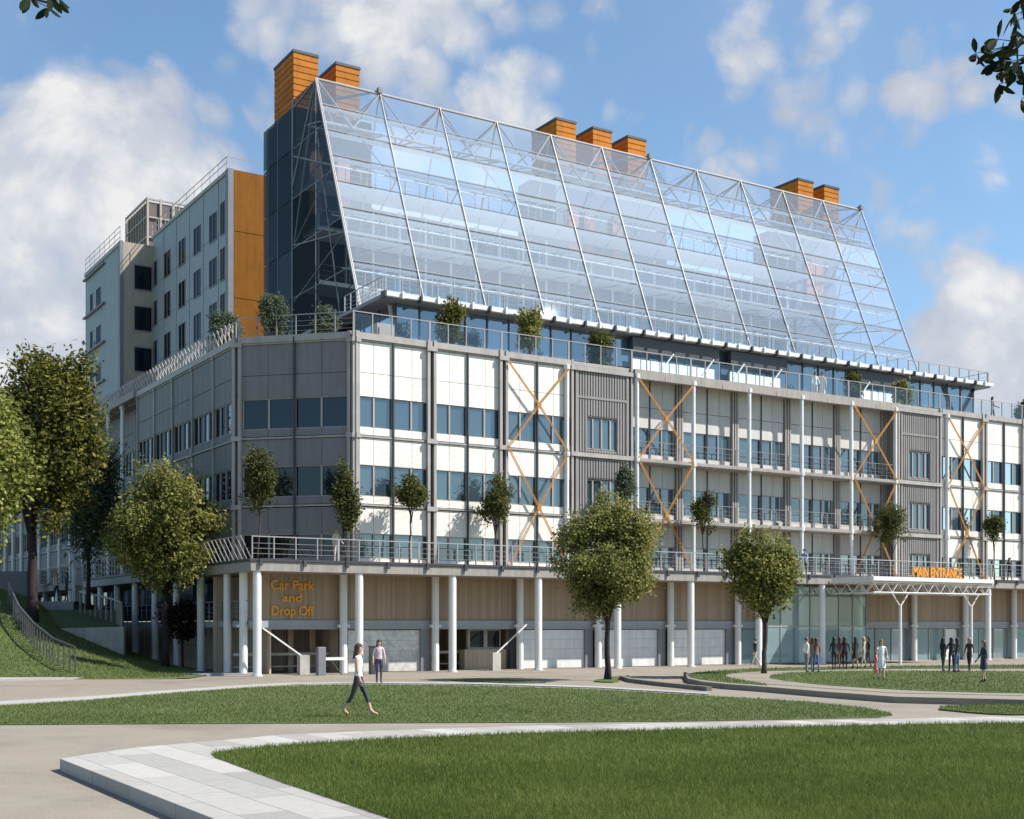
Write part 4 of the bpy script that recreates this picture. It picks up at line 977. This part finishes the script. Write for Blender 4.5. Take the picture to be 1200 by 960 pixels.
# young trees along the terrace edge
TT = [(302, 278, 327, 516, 604, 'leaf_deep', 'slender tree with oval crown at the terrace corner above the car park sign'),
      (405, 386, 428, 523, 636, 'leaf_deep', 'narrow upright terrace tree beside the white post at the chamfered corner'),
      (480, 459, 500, 546, 606, 'leaf_deep', 'small spindly terrace tree with sparse tuft of leaves in front of the first white bay'),
      (582, 552, 608, 547, 628, 'leaf_deep', 'dense oval terrace tree against white panels beside the first orange cross brace'),
      (733, 716, 748, 534, 600, 'leaf_grey', 'pale feathery terrace tree behind the mop-headed tree'),
      (825, 810, 843, 565, 632, 'leaf_deep', 'sparse thin terrace tree in front of the recessed balconies'),
      (1045, 1017, 1073, 573, 652, 'leaf_deep', 'broad dark terrace tree overlapping an orange brace behind the canopy'),
      (1165, 1151, 1182, 595, 640, 'leaf_deep', 'small round terrace tree past the end of the MAIN ENTRANCE letters')]
for i, (px, x0, x1, yt, yb, lf, lab) in enumerate(TT):
    p = at_v(px, -1.45); k = dep(p) / FOC
    tree((p.x, p.y, 5.43), CAMH + (HOR - yt) * k, (x1 - x0) * k, CAMH + (HOR - yb) * k, lf, lab, name='terrace_tree', group='young trees on the terrace', n=250 if x1 - x0 > 38 else 150, nper=18, size=.095, spread=.14, r0=.05, seed=60 + i * 7, lump=.45, shell=.15, limbs=8, taper=.25, tufts=24 if x1 - x0 > 38 else 16, tuft=.33, lean=(.12, -.1, .05, -.06, .1, -.12, .08, 0)[i])
TR = [(265, 244, 289, 358, 404, 8.3, 'leaf_grey', 'wide feathery roof shrub hanging over the side roof edge below the ward block'),
      (320, 304, 338, 334, 394, 3.6, 'leaf_grey', 'tall feathery roof tree in front of the orange end panel'),
      (380, 364, 398, 353, 394, 2.4, 'leaf_grey', 'low feathery roof tree at the foot of the dark glass gable'),
      (528, 507, 550, 345, 410, 1.2, 'leaf_gold', 'dense dark roof tree before the dark pavilion glass'),
      (621, 603, 638, 350, 416, 1.0, 'leaf_olive', 'upright slim-leaved roof tree above the first orange cross brace'),
      (703, 686, 722, 381, 430, 1.0, 'leaf_deep', 'small bushy roof tree at the pavilion, above a grey ribbed bay'),
      (1000, 986, 1014, 432, 470, 1.2, 'leaf_deep', 'little roof tree near the two people in white'),
      (1058, 1045, 1070, 436, 478, 1.2, 'leaf_olive', 'thin pale roof tree near the glazed end of the pavilion with V brace'),
      (1200, 1190, 1212, 462, 492, 1.2, 'leaf_deep', 'roof tree half outside the picture, beyond the lone dark red person')]
for i, (px, x0, x1, yt, yb, v, lf, lab) in enumerate(TR):
    p = at_v(px, v); k = dep(p) / FOC
    tree((p.x, p.y, 17.12), CAMH + (HOR - yt) * k, (x1 - x0) * k, CAMH + (HOR - yb - 9) * k, lf, lab, name='roof_tree', group='trees on the roof terrace', n=230, nper=18, size=.085, spread=.15, r0=.045, seed=80 + i * 5, lump=.4, shell=.1, limbs=8, droop=.6, taper=.15, long=2.6, tufts=24, tuft=.34)
# branches of two trees that stand just outside the picture
def overhang(name, label, base, tips, seed):
    o = empty(name, base, label, 'tree'); bo = Vector(base); rnd = random.Random(seed)
    g = MB(); top = Vector((0, 0, tips[0][0].z - bo.z + 1.2)); g.tube([(0, 0, -.1), top * .5 + Vector((.1, .05, 0)), top], [.24, .18, .1], 9)
    V = []; F = []
    for tip, n, spread in tips:
        t = tip - bo; m = (top * .85).lerp(t, .6) + Vector((0, 0, .5)); g.tube([top * .85, m, t], [.09, .04, .008], 7)
        for i in range(n):
            c = t + Vector((rnd.gauss(0, spread), rnd.gauss(0, spread), rnd.gauss(0, spread * .8)))
            g.tube([t.lerp(m, .12), c], [.006, .003], 4)
            for j in range(3):
                d = Vector((rnd.gauss(0, 1), rnd.gauss(0, .6), rnd.gauss(-.6, .6))).normalized(); s = d.cross(Vector((rnd.gauss(0, .4), -1 + rnd.gauss(0, .5), rnd.gauss(0, .4)))).normalized(); L_ = rnd.uniform(.08, .16); w = L_ * .2; nn = d.cross(s)
                prof = [(0, 0), (.3, .8), (.6, 1), (.85, .6), (1, 0)]; k = len(V)
                V += [tuple(c + d * L_ * a + s * w * b + nn * w * .3 * b) for a, b in prof] + [tuple(c + d * L_ * a - s * w * b + nn * w * .3 * b) for a, b in prof[1:-1][::-1]] + [tuple(c + d * L_ * a) for a in (.3, .6, .85)]
                F += [(k, k + 1, k + 8), (k + 1, k + 2, k + 9, k + 8), (k + 2, k + 3, k + 10, k + 9), (k + 3, k + 4, k + 10), (k + 4, k + 5, k + 10), (k + 5, k + 6, k + 9, k + 10), (k + 6, k + 7, k + 8, k + 9), (k + 7, k, k + 8)]
    g.build('trunk', 'bark_dark', o, smooth=True); c = MB(); c.add(V, F); c.build('crown', 'leaf_dark', o)
overhang('overhanging_tree', 'dark branch with many pointed leaves hanging in pale sky beyond the glass roof', rf(7.2, 8.6, 0), [(at_f(1167, 62, 9), 9, .075), (at_f(1188, 78, 9), 10, .08), (at_f(1217, 90, 9), 12, .1), (at_f(1203, 8, 9), 8, .08)], 5)
overhang('overhanging_tree', 'few hanging leaves in blue sky high above the tall dark broadleaf tree', rf(-7.0, 9.4, 0), [(at_f(26, -8, 9), 2, .05), (at_f(58, 4, 9), 3, .06), (at_f(30, -40, 9), 5, .1)], 9)

# ------------------------------------------------------------------ left bank: fences, retaining wall, ramp
def fence(name, pts, h, step, m, label, w=.05):
    o0 = Vector(pts[0]); o = empty(name, o0, label, 'fence'); g = MB(); b = MB(); posts_ = []
    for a, c in zip(pts[:-1], pts[1:]):
        a = Vector(a) - o0; c = Vector(c) - o0; n = max(1, int((c - a).length / step))
        for i in range(n): posts_.append(a.lerp(c, i / n))
        g.bar(a + Vector((0, 0, h)), c + Vector((0, 0, h)), w * 1.4, w * 1.2); 
    posts_.append(Vector(pts[-1]) - o0); b.box((-w / 2, -w / 2, -.1), (w / 2, w / 2, h)); bp_ = b.build('baluster', m, o, posts_[0])
    for q in posts_[1:]: inst(bp_, o, q)
    g.build('top_rail', m, o); return o
def hill_pt(px, f): r = (px - 600) / FOC * f; return rf(r, f, hill_h(r, f) + .03)
fence('railing', [hill_pt(88, 58.2), hill_pt(62, 59.6), hill_pt(40, 61.6), hill_pt(22, 64.5), hill_pt(10, 69)], 1.15, .42, 'steel_dark', 'dark steel railing climbing the grassy bank in front of the thick trunk', .06)
RWF = 69.0
def rwp(px, py): return at_f(px, py, RWF)
g = MB(); a, b2, c = rwp(68, 737), rwp(145, 734.5), rwp(145, 782)
d = FV * .35
for p in (a, b2, c): pass
poly = [rwp(66, 736.5), rwp(145, 734.5), rwp(145, 790), rwp(100, 790)]; o0 = poly[3]
g.add([p - o0 for p in poly] + [p + d - o0 for p in poly], [(0, 1, 2, 3), (7, 6, 5, 4), (0, 4, 5, 1), (1, 5, 6, 2), (2, 6, 7, 3), (3, 7, 4, 0)])
tag(g.build('retaining_wall', 'concrete', None, o0), 'pale concrete retaining wall wedge half covered by the grass bank', 'wall')
# upper lawn shoulder held by the wall
g = MB(); P = [rwp(60, 737), rwp(145, 735), at_f(145, 733, 77), at_f(20, 713, 79), at_f(8, 716, 74)]
P = [Vector((p.x, p.y, z)) for p, z in zip(P, (2.18, 2.25, 3.3, 3.5, 3.1))]
g.add(P, [(0, 1, 2, 3, 4)]); 
tag(g.build('upper_lawn', 'turf_far'), kind='structure')
fence('railing', [Vector((*rf((94 - 600) / FOC * 76, 76).xy, 3.1)), Vector((*rf((137 - 600) / FOC * 71, 71).xy, 2.5)), Vector((*rf((142 - 600) / FOC * 69.3, 69.3).xy, 2.3))], 1.3, .8, 'steel_light', 'pale steel railing above the concrete retaining wall', .08)
# entrance podium with white ramp wall, far left
g = MB(); P = [rf((q - 600) / FOC * f, f) for q, f in ((-60, 77.5), (86, 77.5), (95, 81), (118, 98), (-60, 98))]
g.prism([(p.x, p.y) for p in P], 0, 3.85); tag(g.build('upper_path', 'kerb_light'), kind='structure')
g = MB(); p = rf((88 - 600) / FOC * 78, 78, 3.85); o0 = p.copy()
g.prism([(0, 0), (.5, .2), (.9, 2.6), (.4, 2.6)], 0, 1.0); g.add([(0, 0, 1.0), (.5, .2, 1.0), (.9, 2.6, 3.4), (.4, 2.6, 3.4), (.4, 2.6, 1.0), (.9, 2.6, 1.0)], [(0, 1, 2, 3), (0, 3, 4), (1, 5, 2), (3, 2, 5, 4)])
tag(g.build('ramp_wall', 'concrete', None, o0), 'white sloped ramp wall beside the two people on the bank', 'wall')
g = MB(); P = [rf((q - 600) / FOC * f, f) for q, f in ((-160, 96), (40, 96), (40, 98), (-160, 98))]; o0 = Vector((P[0].x, P[0].y, 3.85))
g.prism([(p.x - o0.x, p.y - o0.y) for p in P], 0, 2.6); tag(g.build('boundary_wall', 'concrete_dark', None, o0), 'low grey boundary wall behind the tall dark tree', 'wall')
# bollards and gate in front of the car park
def bollard(px, py, v, m, label, w=.14, h=1.35):
    p = at_v(px, v); o = empty('bollard', (p.x, p.y, 0), label, 'bollard', None)
    MB().box((-w, -w, 0), (w, w, h)).build('body', m, o, bevel=.02); MB().box((-w - .02, -w - .02, h - .0), (w + .02, w + .02, h + .05)).build('cap', 'steel_dark', o); return o
bollard(436, 790, -2.4, 'steel_dark', 'dark square bollard beside the standing woman in purple trousers', .13, 1.35)
p = at_v(376, -2.3); o = empty('barrier_gate', (p.x, p.y, 0), 'grey post with a white barrier arm under the car park sign', 'barrier')
MB().box((-.2, -.16, 0), (.2, .16, 1.36)).build('post', 'steel_grey', o, bevel=.02); MB().box((.2, -.05, .72), (1.35, .05, .86)).build('arm', 'steel_white', o)
o2 = MB().bar((.55, 0, .72), (1.1, 0, 0), .05).build('prop', 'steel_dark', o)

# ------------------------------------------------------------------ people
SKIN = {}
def pmat(name, col, rough=.75):
    if name not in MATS: mat(name, col, rough, var=.08, scale=8)
    return name
def frame_m(p, q): return None
def person(foot, h, face, label, top, bottom, hair, skin=(.52, .33, .24), stride=0.0, arms=(0, 0), elbow=(.15, .15), long_hair=True, dress=None, coat=False, sleeveless=False, trouser_len=1.0, bag=None, near=False, seed=0, shoes=(.05, .045, .04), group='people around the building', rot=0.0):
    """one skinned body, posed; face = world heading in radians the figure looks towards"""
    k = h / 1.75; rr = random.Random(label)
    if arms == (0, 0): arms = (rr.uniform(-.2, .35), rr.uniform(-.25, .3)); elbow = (rr.uniform(.1, .9), rr.uniform(.1, .6))
    if stride == 0: stride = rr.choice((-1, 1)) * rr.uniform(.04, .2)
    face += rr.uniform(-.35, .35) * (not near)
    o = empty('person', foot, label, 'person', group, face - R_(90))      # local +Y is forward, +X is the figure's right
    V = []; Rr = []; Ed = []
    def v(p, r, par=None):
        V.append(Vector(p) * k); Rr.append(r * k); i = len(V) - 1
        if par is not None: Ed.append((par, i))
        return i
    pel = v((0, 0, .96), .125); wa = v((0, .0, 1.10), .108, pel); ch = v((0, .01, 1.28), .128, wa); sh = v((0, 0, 1.42), .09, ch); nk = v((0, .005, 1.50), .052, sh)
    hd = v((0, .02, 1.57), .075, nk); hd2 = v((0, .025, 1.66), .098, hd); hd3 = v((0, .015, 1.735), .06, hd2)
    hands = []
    for s, a, e in ((-1, arms[0], elbow[0]), (1, arms[1], elbow[1])):
        s1 = v((s * .165, 0, 1.415), .058, sh)
        ua = Vector((s * .07, math.sin(a) * .29, -math.cos(a) * .29)); el = Vector((s * .165, 0, 1.415)) + ua
        ei = v(el, .041, s1); fa = Vector((s * .015, math.sin(a + e) * .25, -math.cos(a + e) * .25)); wr = el + fa; wi = v(wr, .029, ei)
        pm = v(wr + fa.normalized() * .07, .036, wi); d = fa.normalized()
        side = Vector((0, 1, 0)) if abs(d.y) < .8 else Vector((0, 0, 1))
        for q, ln in ((-.028, .075), (-.009, .088), (.010, .082), (.028, .065)):
            b = wr + d * .085 + side * q; f1 = v(b, .0095, pm); v(b + d * ln * .55, .0085, f1); v(b + d * ln - Vector((s * .018, 0, 0)), .007, len(V) - 1)
        t1 = v(wr + d * .04 + side * .036, .011, pm); v(wr + d * .085 + side * .055, .009, t1)
        hands.append((wr + d * .1) * k)
    for s, st in ((-1, stride), (1, -stride)):
        hp = v((s * .088, 0, .90), .094, pel); fwd = st > 0
        bend = .05 if fwd else .30 * min(1, abs(stride) * 2)
        kn = Vector((s * .088, math.sin(st) * .44 + .02, .90 - math.cos(st) * .44)); ki = v(kn, .058, hp)
        an = kn + Vector((-s * .005, math.sin(st - bend) * .42, -math.cos(st - bend) * .42)); ai = v(an, .036, ki)
        heel = v(an + Vector((0, -.03, -.045)), .036, ai); toe = Vector((s * .015, .17, -.055)) if st >= -.05 else Vector((s * .015, .14, -.085)); v(an + toe, .030, ai)
    me = bpy.data.meshes.new('body'); me.from_pydata(V, Ed, []); ob = bpy.data.objects.new('body', me); COL.objects.link(ob)
    md = ob.modifiers.new('s', 'SKIN'); md.use_smooth_shade = True
    for i, sv in enumerate(me.skin_vertices[0].data): sv.radius = (Rr[i] * (1.22 if i in (pel, wa, ch) else 1), Rr[i] * (.82 if i in (pel, wa, ch) else 1)); sv.use_root = (i == pel)
    sb = ob.modifiers.new('u', 'SUBSURF'); sb.levels = sb.render_levels = 2 if near else 1
    dg = bpy.context.evaluated_depsgraph_get(); m2 = bpy.data.meshes.new_from_object(ob.evaluated_get(dg)); ob.modifiers.clear(); ob.data = m2; bpy.data.meshes.remove(me)
    zmin = min(q.co.z for q in m2.vertices)
    ob.parent = o; ob.location = (0, 0, -zmin)
    s_, t_, b_, sho = pmat('skin_%02d' % int(skin[0] * 100), skin), pmat('cloth_%s' % '_'.join('%02d' % int(c * 99) for c in top), top), pmat('cloth_%s' % '_'.join('%02d' % int(c * 99) for c in bottom), bottom), pmat('shoe_%02d' % int(shoes[0] * 100), shoes)
    for x in (s_, t_, b_, sho): m2.materials.append(M[x])
    for p in m2.polygons:
        c = p.center / k; z = c.z; x = abs(c.x); p.use_smooth = True
        if z > 1.475: i = 0
        elif sleeveless and x > .172 and z > 1.05: i = 0
        elif x > .212 and z > .62 and z < .98: i = 0
        elif z > (.80 if coat else .97) and not (x > .21 and z < .93): i = 1
        elif x > .2 and z > .62: i = 0 if z < .93 else 1
        elif z > .92 - .86 * trouser_len: i = 2
        elif z < .095: i = 3
        else: i = 0
        p.material_index = i
    hm = pmat('hair_%02d_%02d' % (int(hair[0] * 100), int(hair[2] * 100)), hair, .6)
    # hair: cap over the skull, falling to the shoulders when long
    g = MB(); n, mrow = 14, 8
    for j in range(mrow + 1):
        t = j / mrow; ph = t * math.pi * (.62 if not long_hair else .56)
        for i in range(n):
            a = 2 * math.pi * i / n; r = .112 * math.sin(ph) + .001; back = -math.cos(a)
            q = Vector((math.sin(a) * r * .95, .012 + math.cos(a) * r * 1.08, 1.665 + .118 * math.cos(ph)))
            if math.cos(a) > .25 and t > .55: q.y -= .05 * (t - .55) * 2; q.z += .09 * (t - .55)
            g.v.append(tuple(q * k))
    if long_hair:
        for j in range(1, 5):
            t = j / 4
            for i in range(n):
                a = 2 * math.pi * i / n; f_ = math.cos(a); r = .112 + .014 * t
                q = Vector((math.sin(a) * r, min(.035, .0 + f_ * r * .9) - .035 * t, 1.64 - .24 * t)); g.v.append(tuple(q * k))
    rows = len(g.v) // n
    for j in range(rows - 1):
        for i in range(n): g.f.append((j * n + i, j * n + (i + 1) % n, (j + 1) * n + (i + 1) % n, (j + 1) * n + i)); g.mi.append(0)
    ho = g.build('hair', hm, o, (0, 0, -zmin), smooth=True)
    if near: # nose, eyes and mouth are readable only on the nearest figures
        g = MB(); g.add([Vector(q) * k for q in ((-.014, .115, 1.645), (.014, .115, 1.645), (0, .146, 1.643), (0, .113, 1.69))], [(0, 1, 2), (0, 2, 3), (1, 3, 2)]); g.build('nose', s_, o, (0, 0, -zmin))
        e = MB()
        for s in (-1, 1): e.tube([Vector((s * .036, .100, 1.675)) * k, Vector((s * .036, .1125, 1.675)) * k], .012 * k, 8)
        e.build('eyes', hm, o, (0, 0, -zmin)); MB().box(Vector((-.024, .10, 1.605)) * k, Vector((.024, .117, 1.615)) * k).build('mouth', pmat('lip', (.35, .12, .10)), o, (0, 0, -zmin))
    if dress:
        z0, z1, c, fl = dress; g = MB(); n = 16; R0 = [(1.43, .12, .075), (1.28, .155, .115), (1.08, .125, .098), (.94, .16, .13)]
        prof = [q for q in R0 if q[0] < z1 + .02] + [(z0 + (.94 - z0) * t, .16 + fl * (1 - t), .13 + fl * (1 - t)) for t in (.66, .33, 0)]
        for z, a, b in prof:
            for i in range(n): th = 2 * math.pi * i / n; w_ = 1 + .04 * math.sin(5 * th) * (z < .8); g.v.append(tuple(Vector((math.cos(th) * a * w_, math.sin(th) * b * w_, z)) * k))
        for j in range(len(prof) - 1):
            for i in range(n): g.f.append((j * n + i, j * n + (i + 1) % n, (j + 1) * n + (i + 1) % n, (j + 1) * n + i)); g.mi.append(0)
        g.build('dress' if z1 > 1.2 else 'skirt', pmat('cloth_%s' % '_'.join('%02d' % int(q * 99) for q in c), c), o, (0, 0, -zmin), smooth=True)
    if bag:
        hp = hands[1 if bag[1] > 0 else 0]; 
        B = empty('handbag', tuple(Vector(foot) + Matrix.Rotation(face - R_(90), 3, 'Z') @ Vector((hp.x, hp.y, hp.z - zmin - .0))), bag[2], 'bag')
        B.rotation_euler.z = face - R_(90); bm_ = pmat('bag_%02d' % int(bag[0][0] * 99), bag[0]); g = MB(); g.box((-.05, -.14, -.42), (.05, .14, -.16)); g.build('body', bm_, B, bevel=.02)
        MB().tube([(0, -.1, -.17), (0, -.06, -.03), (0, .06, -.03), (0, .1, -.17)], .01, 6).build('handle', bm_, B)
    return o
def head(right, fwd):
    d = right * RV + fwd * FV; return math.atan2(d.y, d.x)
def px_person(px, yh, yf, z, face, label, hmin=1.56, hmax=1.9, f=None, **kw):
    p = at_z(px, yf, z) if f is None else rf((px - 600) / FOC * f, f, z)
    h = min(hmax, max(hmin, (yf - yh) * dep(p) / FOC)); return person(tuple(p), h, face, label, **kw)
BR, BK, DK = (.06, .03, .018), (.012, .011, .011), (.03, .02, .015)
wh = (.80, .79, .77); nav = (.03, .035, .06); blk = (.018, .018, .02); jean = (.10, .17, .30); grey = (.25, .25, .27)
px_person(420, 752, 838, .06, head(1, -.12), 'barefoot woman in white sleeveless top and dark cropped trousers walking across the lawn', top=wh, bottom=(.03, .035, .05), hair=BR, stride=.36, arms=(-.12, .1), elbow=(.25, .2), sleeveless=True, trouser_len=.70, near=True, shoes=(.5, .32, .23), hmax=1.86)
px_person(444, 752, 801, .0, head(.25, -1), 'woman in pale pink top and purple trousers standing on the path', top=(.62, .48, .50), bottom=(.06, .04, .09), hair=BK, near=True, arms=(.1, .0), stride=.06)
# terrace and roof
p = at_v(394, -1.0); person((p.x, p.y, 5.43), 1.72, head(.6, -1), 'person in cream clothes standing on the terrace by the slender corner trees', top=(.66, .58, .48), bottom=(.62, .54, .45), hair=(.25, .17, .10), arms=(.3, .1), elbow=(.5, .2), long_hair=False)
p = at_v(943, -1.0); person((p.x, p.y, 5.43), 1.7, head(-.5, -1), 'person in blue shirt at the terrace balustrade above the open branching tree', top=(.20, .30, .48), bottom=nav, hair=DK, long_hair=False)
p = at_v(1183, -1.0); person((p.x, p.y, 5.43), 1.7, head(.3, -1), 'person in black at the terrace balustrade beyond the canopy letters', top=blk, bottom=blk, hair=BK)
for px, lab, hr in ((955.5, 'shorter long-haired person in white of the pair on the roof terrace', BR), (963.5, 'taller person in long white robe of the pair on the roof terrace', DK)):
    p = at_v(px, .9 if px < 960 else 1.1); person((p.x, p.y, 17.12), 1.68 if px < 960 else 1.8, head(.4 if px < 960 else -.4, -1), lab, top=wh, bottom=wh, hair=hr, dress=(.35, 1.5, wh, .05) if px > 960 else None, long_hair=px < 960)
p = at_v(1163, .9); person((p.x, p.y, 17.12), 1.75, head(1, -.2), 'person in dark red standing alone at the roof edge beyond the pavilion', top=(.16, .05, .05), bottom=(.10, .04, .04), hair=DK, coat=True)
# bank
for px, lab, tp, hr in ((66, 'person in pale top with black trousers on the upper path by the ramp wall', (.62, .55, .46), (.35, .22, .10)), (78, 'person in dark coat on the upper path by the ramp wall', (.04, .04, .05), DK)):
    p = rf((px - 600) / FOC * 78.5, 78.5, 3.85); person(tuple(p), 1.72, head(.9 if px < 70 else -.9, -.4), lab, top=tp, bottom=blk, hair=hr, coat=px > 70, stride=.12)
# in front of the entrance
PP = [(885, 752, 783, head(-1, -.2), 'person in dark jacket and pale trousers striding along the path by the open branching tree', dict(top=(.05, .035, .035), bottom=(.50, .42, .33), hair=DK, stride=.42, arms=(.4, -.4), long_hair=False)),
      (945, 755, 788, head(.8, .5), 'person in white shirt and grey trousers on the entrance lawn by the lobby glass', dict(top=wh, bottom=grey, hair=(.09, .06, .04), long_hair=False)),
      (952.5, 754, 786, head(.1, 1), 'person with tan shoulder and grey jeans next to the white-shirted one', dict(top=(.42, .24, .16), bottom=(.14, .18, .24), hair=BR, sleeveless=True)),
      (956.5, 754, 788, head(-.5, .9), 'person in brown top and blue jeans standing in the group of three', dict(top=(.20, .11, .08), bottom=jean, hair=BR, arms=(.2, -.1))),
      (977.5, 752, 785, head(-.2, 1), 'person in long black coat in a dark group of three before the glass lobby', dict(top=blk, bottom=blk, hair=BK, coat=True)),
      (984, 753, 784, head(0, 1), 'person in dark brown jacket with white bag between two friends', dict(top=(.09, .04, .04), bottom=(.12, .07, .06), hair=(.05, .02, .02), bag=((.80, .79, .77), -1, 'white shopping bag held between the three friends before the lobby'))),
      (990, 752, 784, head(.3, 1), 'person in dark maroon coat in a group of three before the glass lobby', dict(top=(.06, .025, .03), bottom=(.05, .03, .03), hair=DK, coat=True, stride=.1)),
      (1002.5, 755, 784, head(-.3, 1), 'person in short black dress standing alone before the lobby', dict(top=blk, bottom=(.5, .33, .25), hair=BK, dress=(.55, 1.5, blk, .08), trouser_len=.1)),
      (1012, 756, 783, head(-1, -.3), 'person in cream clothes with black handbag near the thin canopy post', dict(top=(.55, .48, .38), bottom=(.50, .44, .36), hair=(.38, .25, .11), bag=(blk, 1, 'black handbag carried near the thin canopy post'), stride=.2)),
      (1018, 757, 782, head(-1, .2), 'person in black top behind the cream-dressed one', dict(top=blk, bottom=(.10, .09, .09), hair=BK)),
      (1033, 755, 797, head(-.2, -1), 'woman in long white dress with raised arm on the entrance lawn', dict(top=wh, bottom=(.5, .33, .25), hair=(.18, .09, .05), dress=(.50, 1.5, wh, .03), trouser_len=.1, sleeveless=True, arms=(.1, 1.2), elbow=(.1, 1.2), stride=.12)),
      (1105, 753, 787, head(.7, .7), 'person in black jacket and olive trousers in the trio by the canopy', dict(top=blk, bottom=(.07, .07, .06), hair=BK, coat=True)),
      (1115, 753, 787, head(.2, 1), 'person in black coat and dark trousers in the middle of the canopy trio', dict(top=(.022, .02, .026), bottom=(.035, .03, .035), hair=BK, coat=True, stride=.1)),
      (1121.5, 754, 788, head(-.7, .6), 'person in black jacket and blue jeans in the trio by the canopy', dict(top=blk, bottom=jean, hair=BK, bag=(blk, 1, 'black bag on the arm of the person in blue jeans'))),
      (1136, 756, 787, head(-.6, -.9), 'person in dark brown coat standing before the white entrance door', dict(top=(.05, .03, .028), bottom=(.03, .025, .025), hair=(.30, .17, .09), coat=True)),
      (1153, 756, 800, head(-1, .3), 'person in navy jacket and short navy skirt alone at the lawn edge past the trio', dict(top=nav, bottom=(.45, .33, .26), hair=(.10, .05, .03), dress=(.52, 1.1, nav, .03), trouser_len=.1, stride=.1))]
for px, yh, yf, fc_, lab, kw in PP: px_person(px, yh, yf, .21, fc_, lab, **kw)
p = at_z(1026.5, 796, .21); person(tuple(p), 1.12, head(1, -.3), 'small child in red and white beside the woman in the white dress', top=(.60, .16, .14), bottom=(.62, .30, .28), hair=(.22, .12, .07), dress=(.55, 1.5, (.62, .20, .18), .06), trouser_len=.1, long_hair=True)
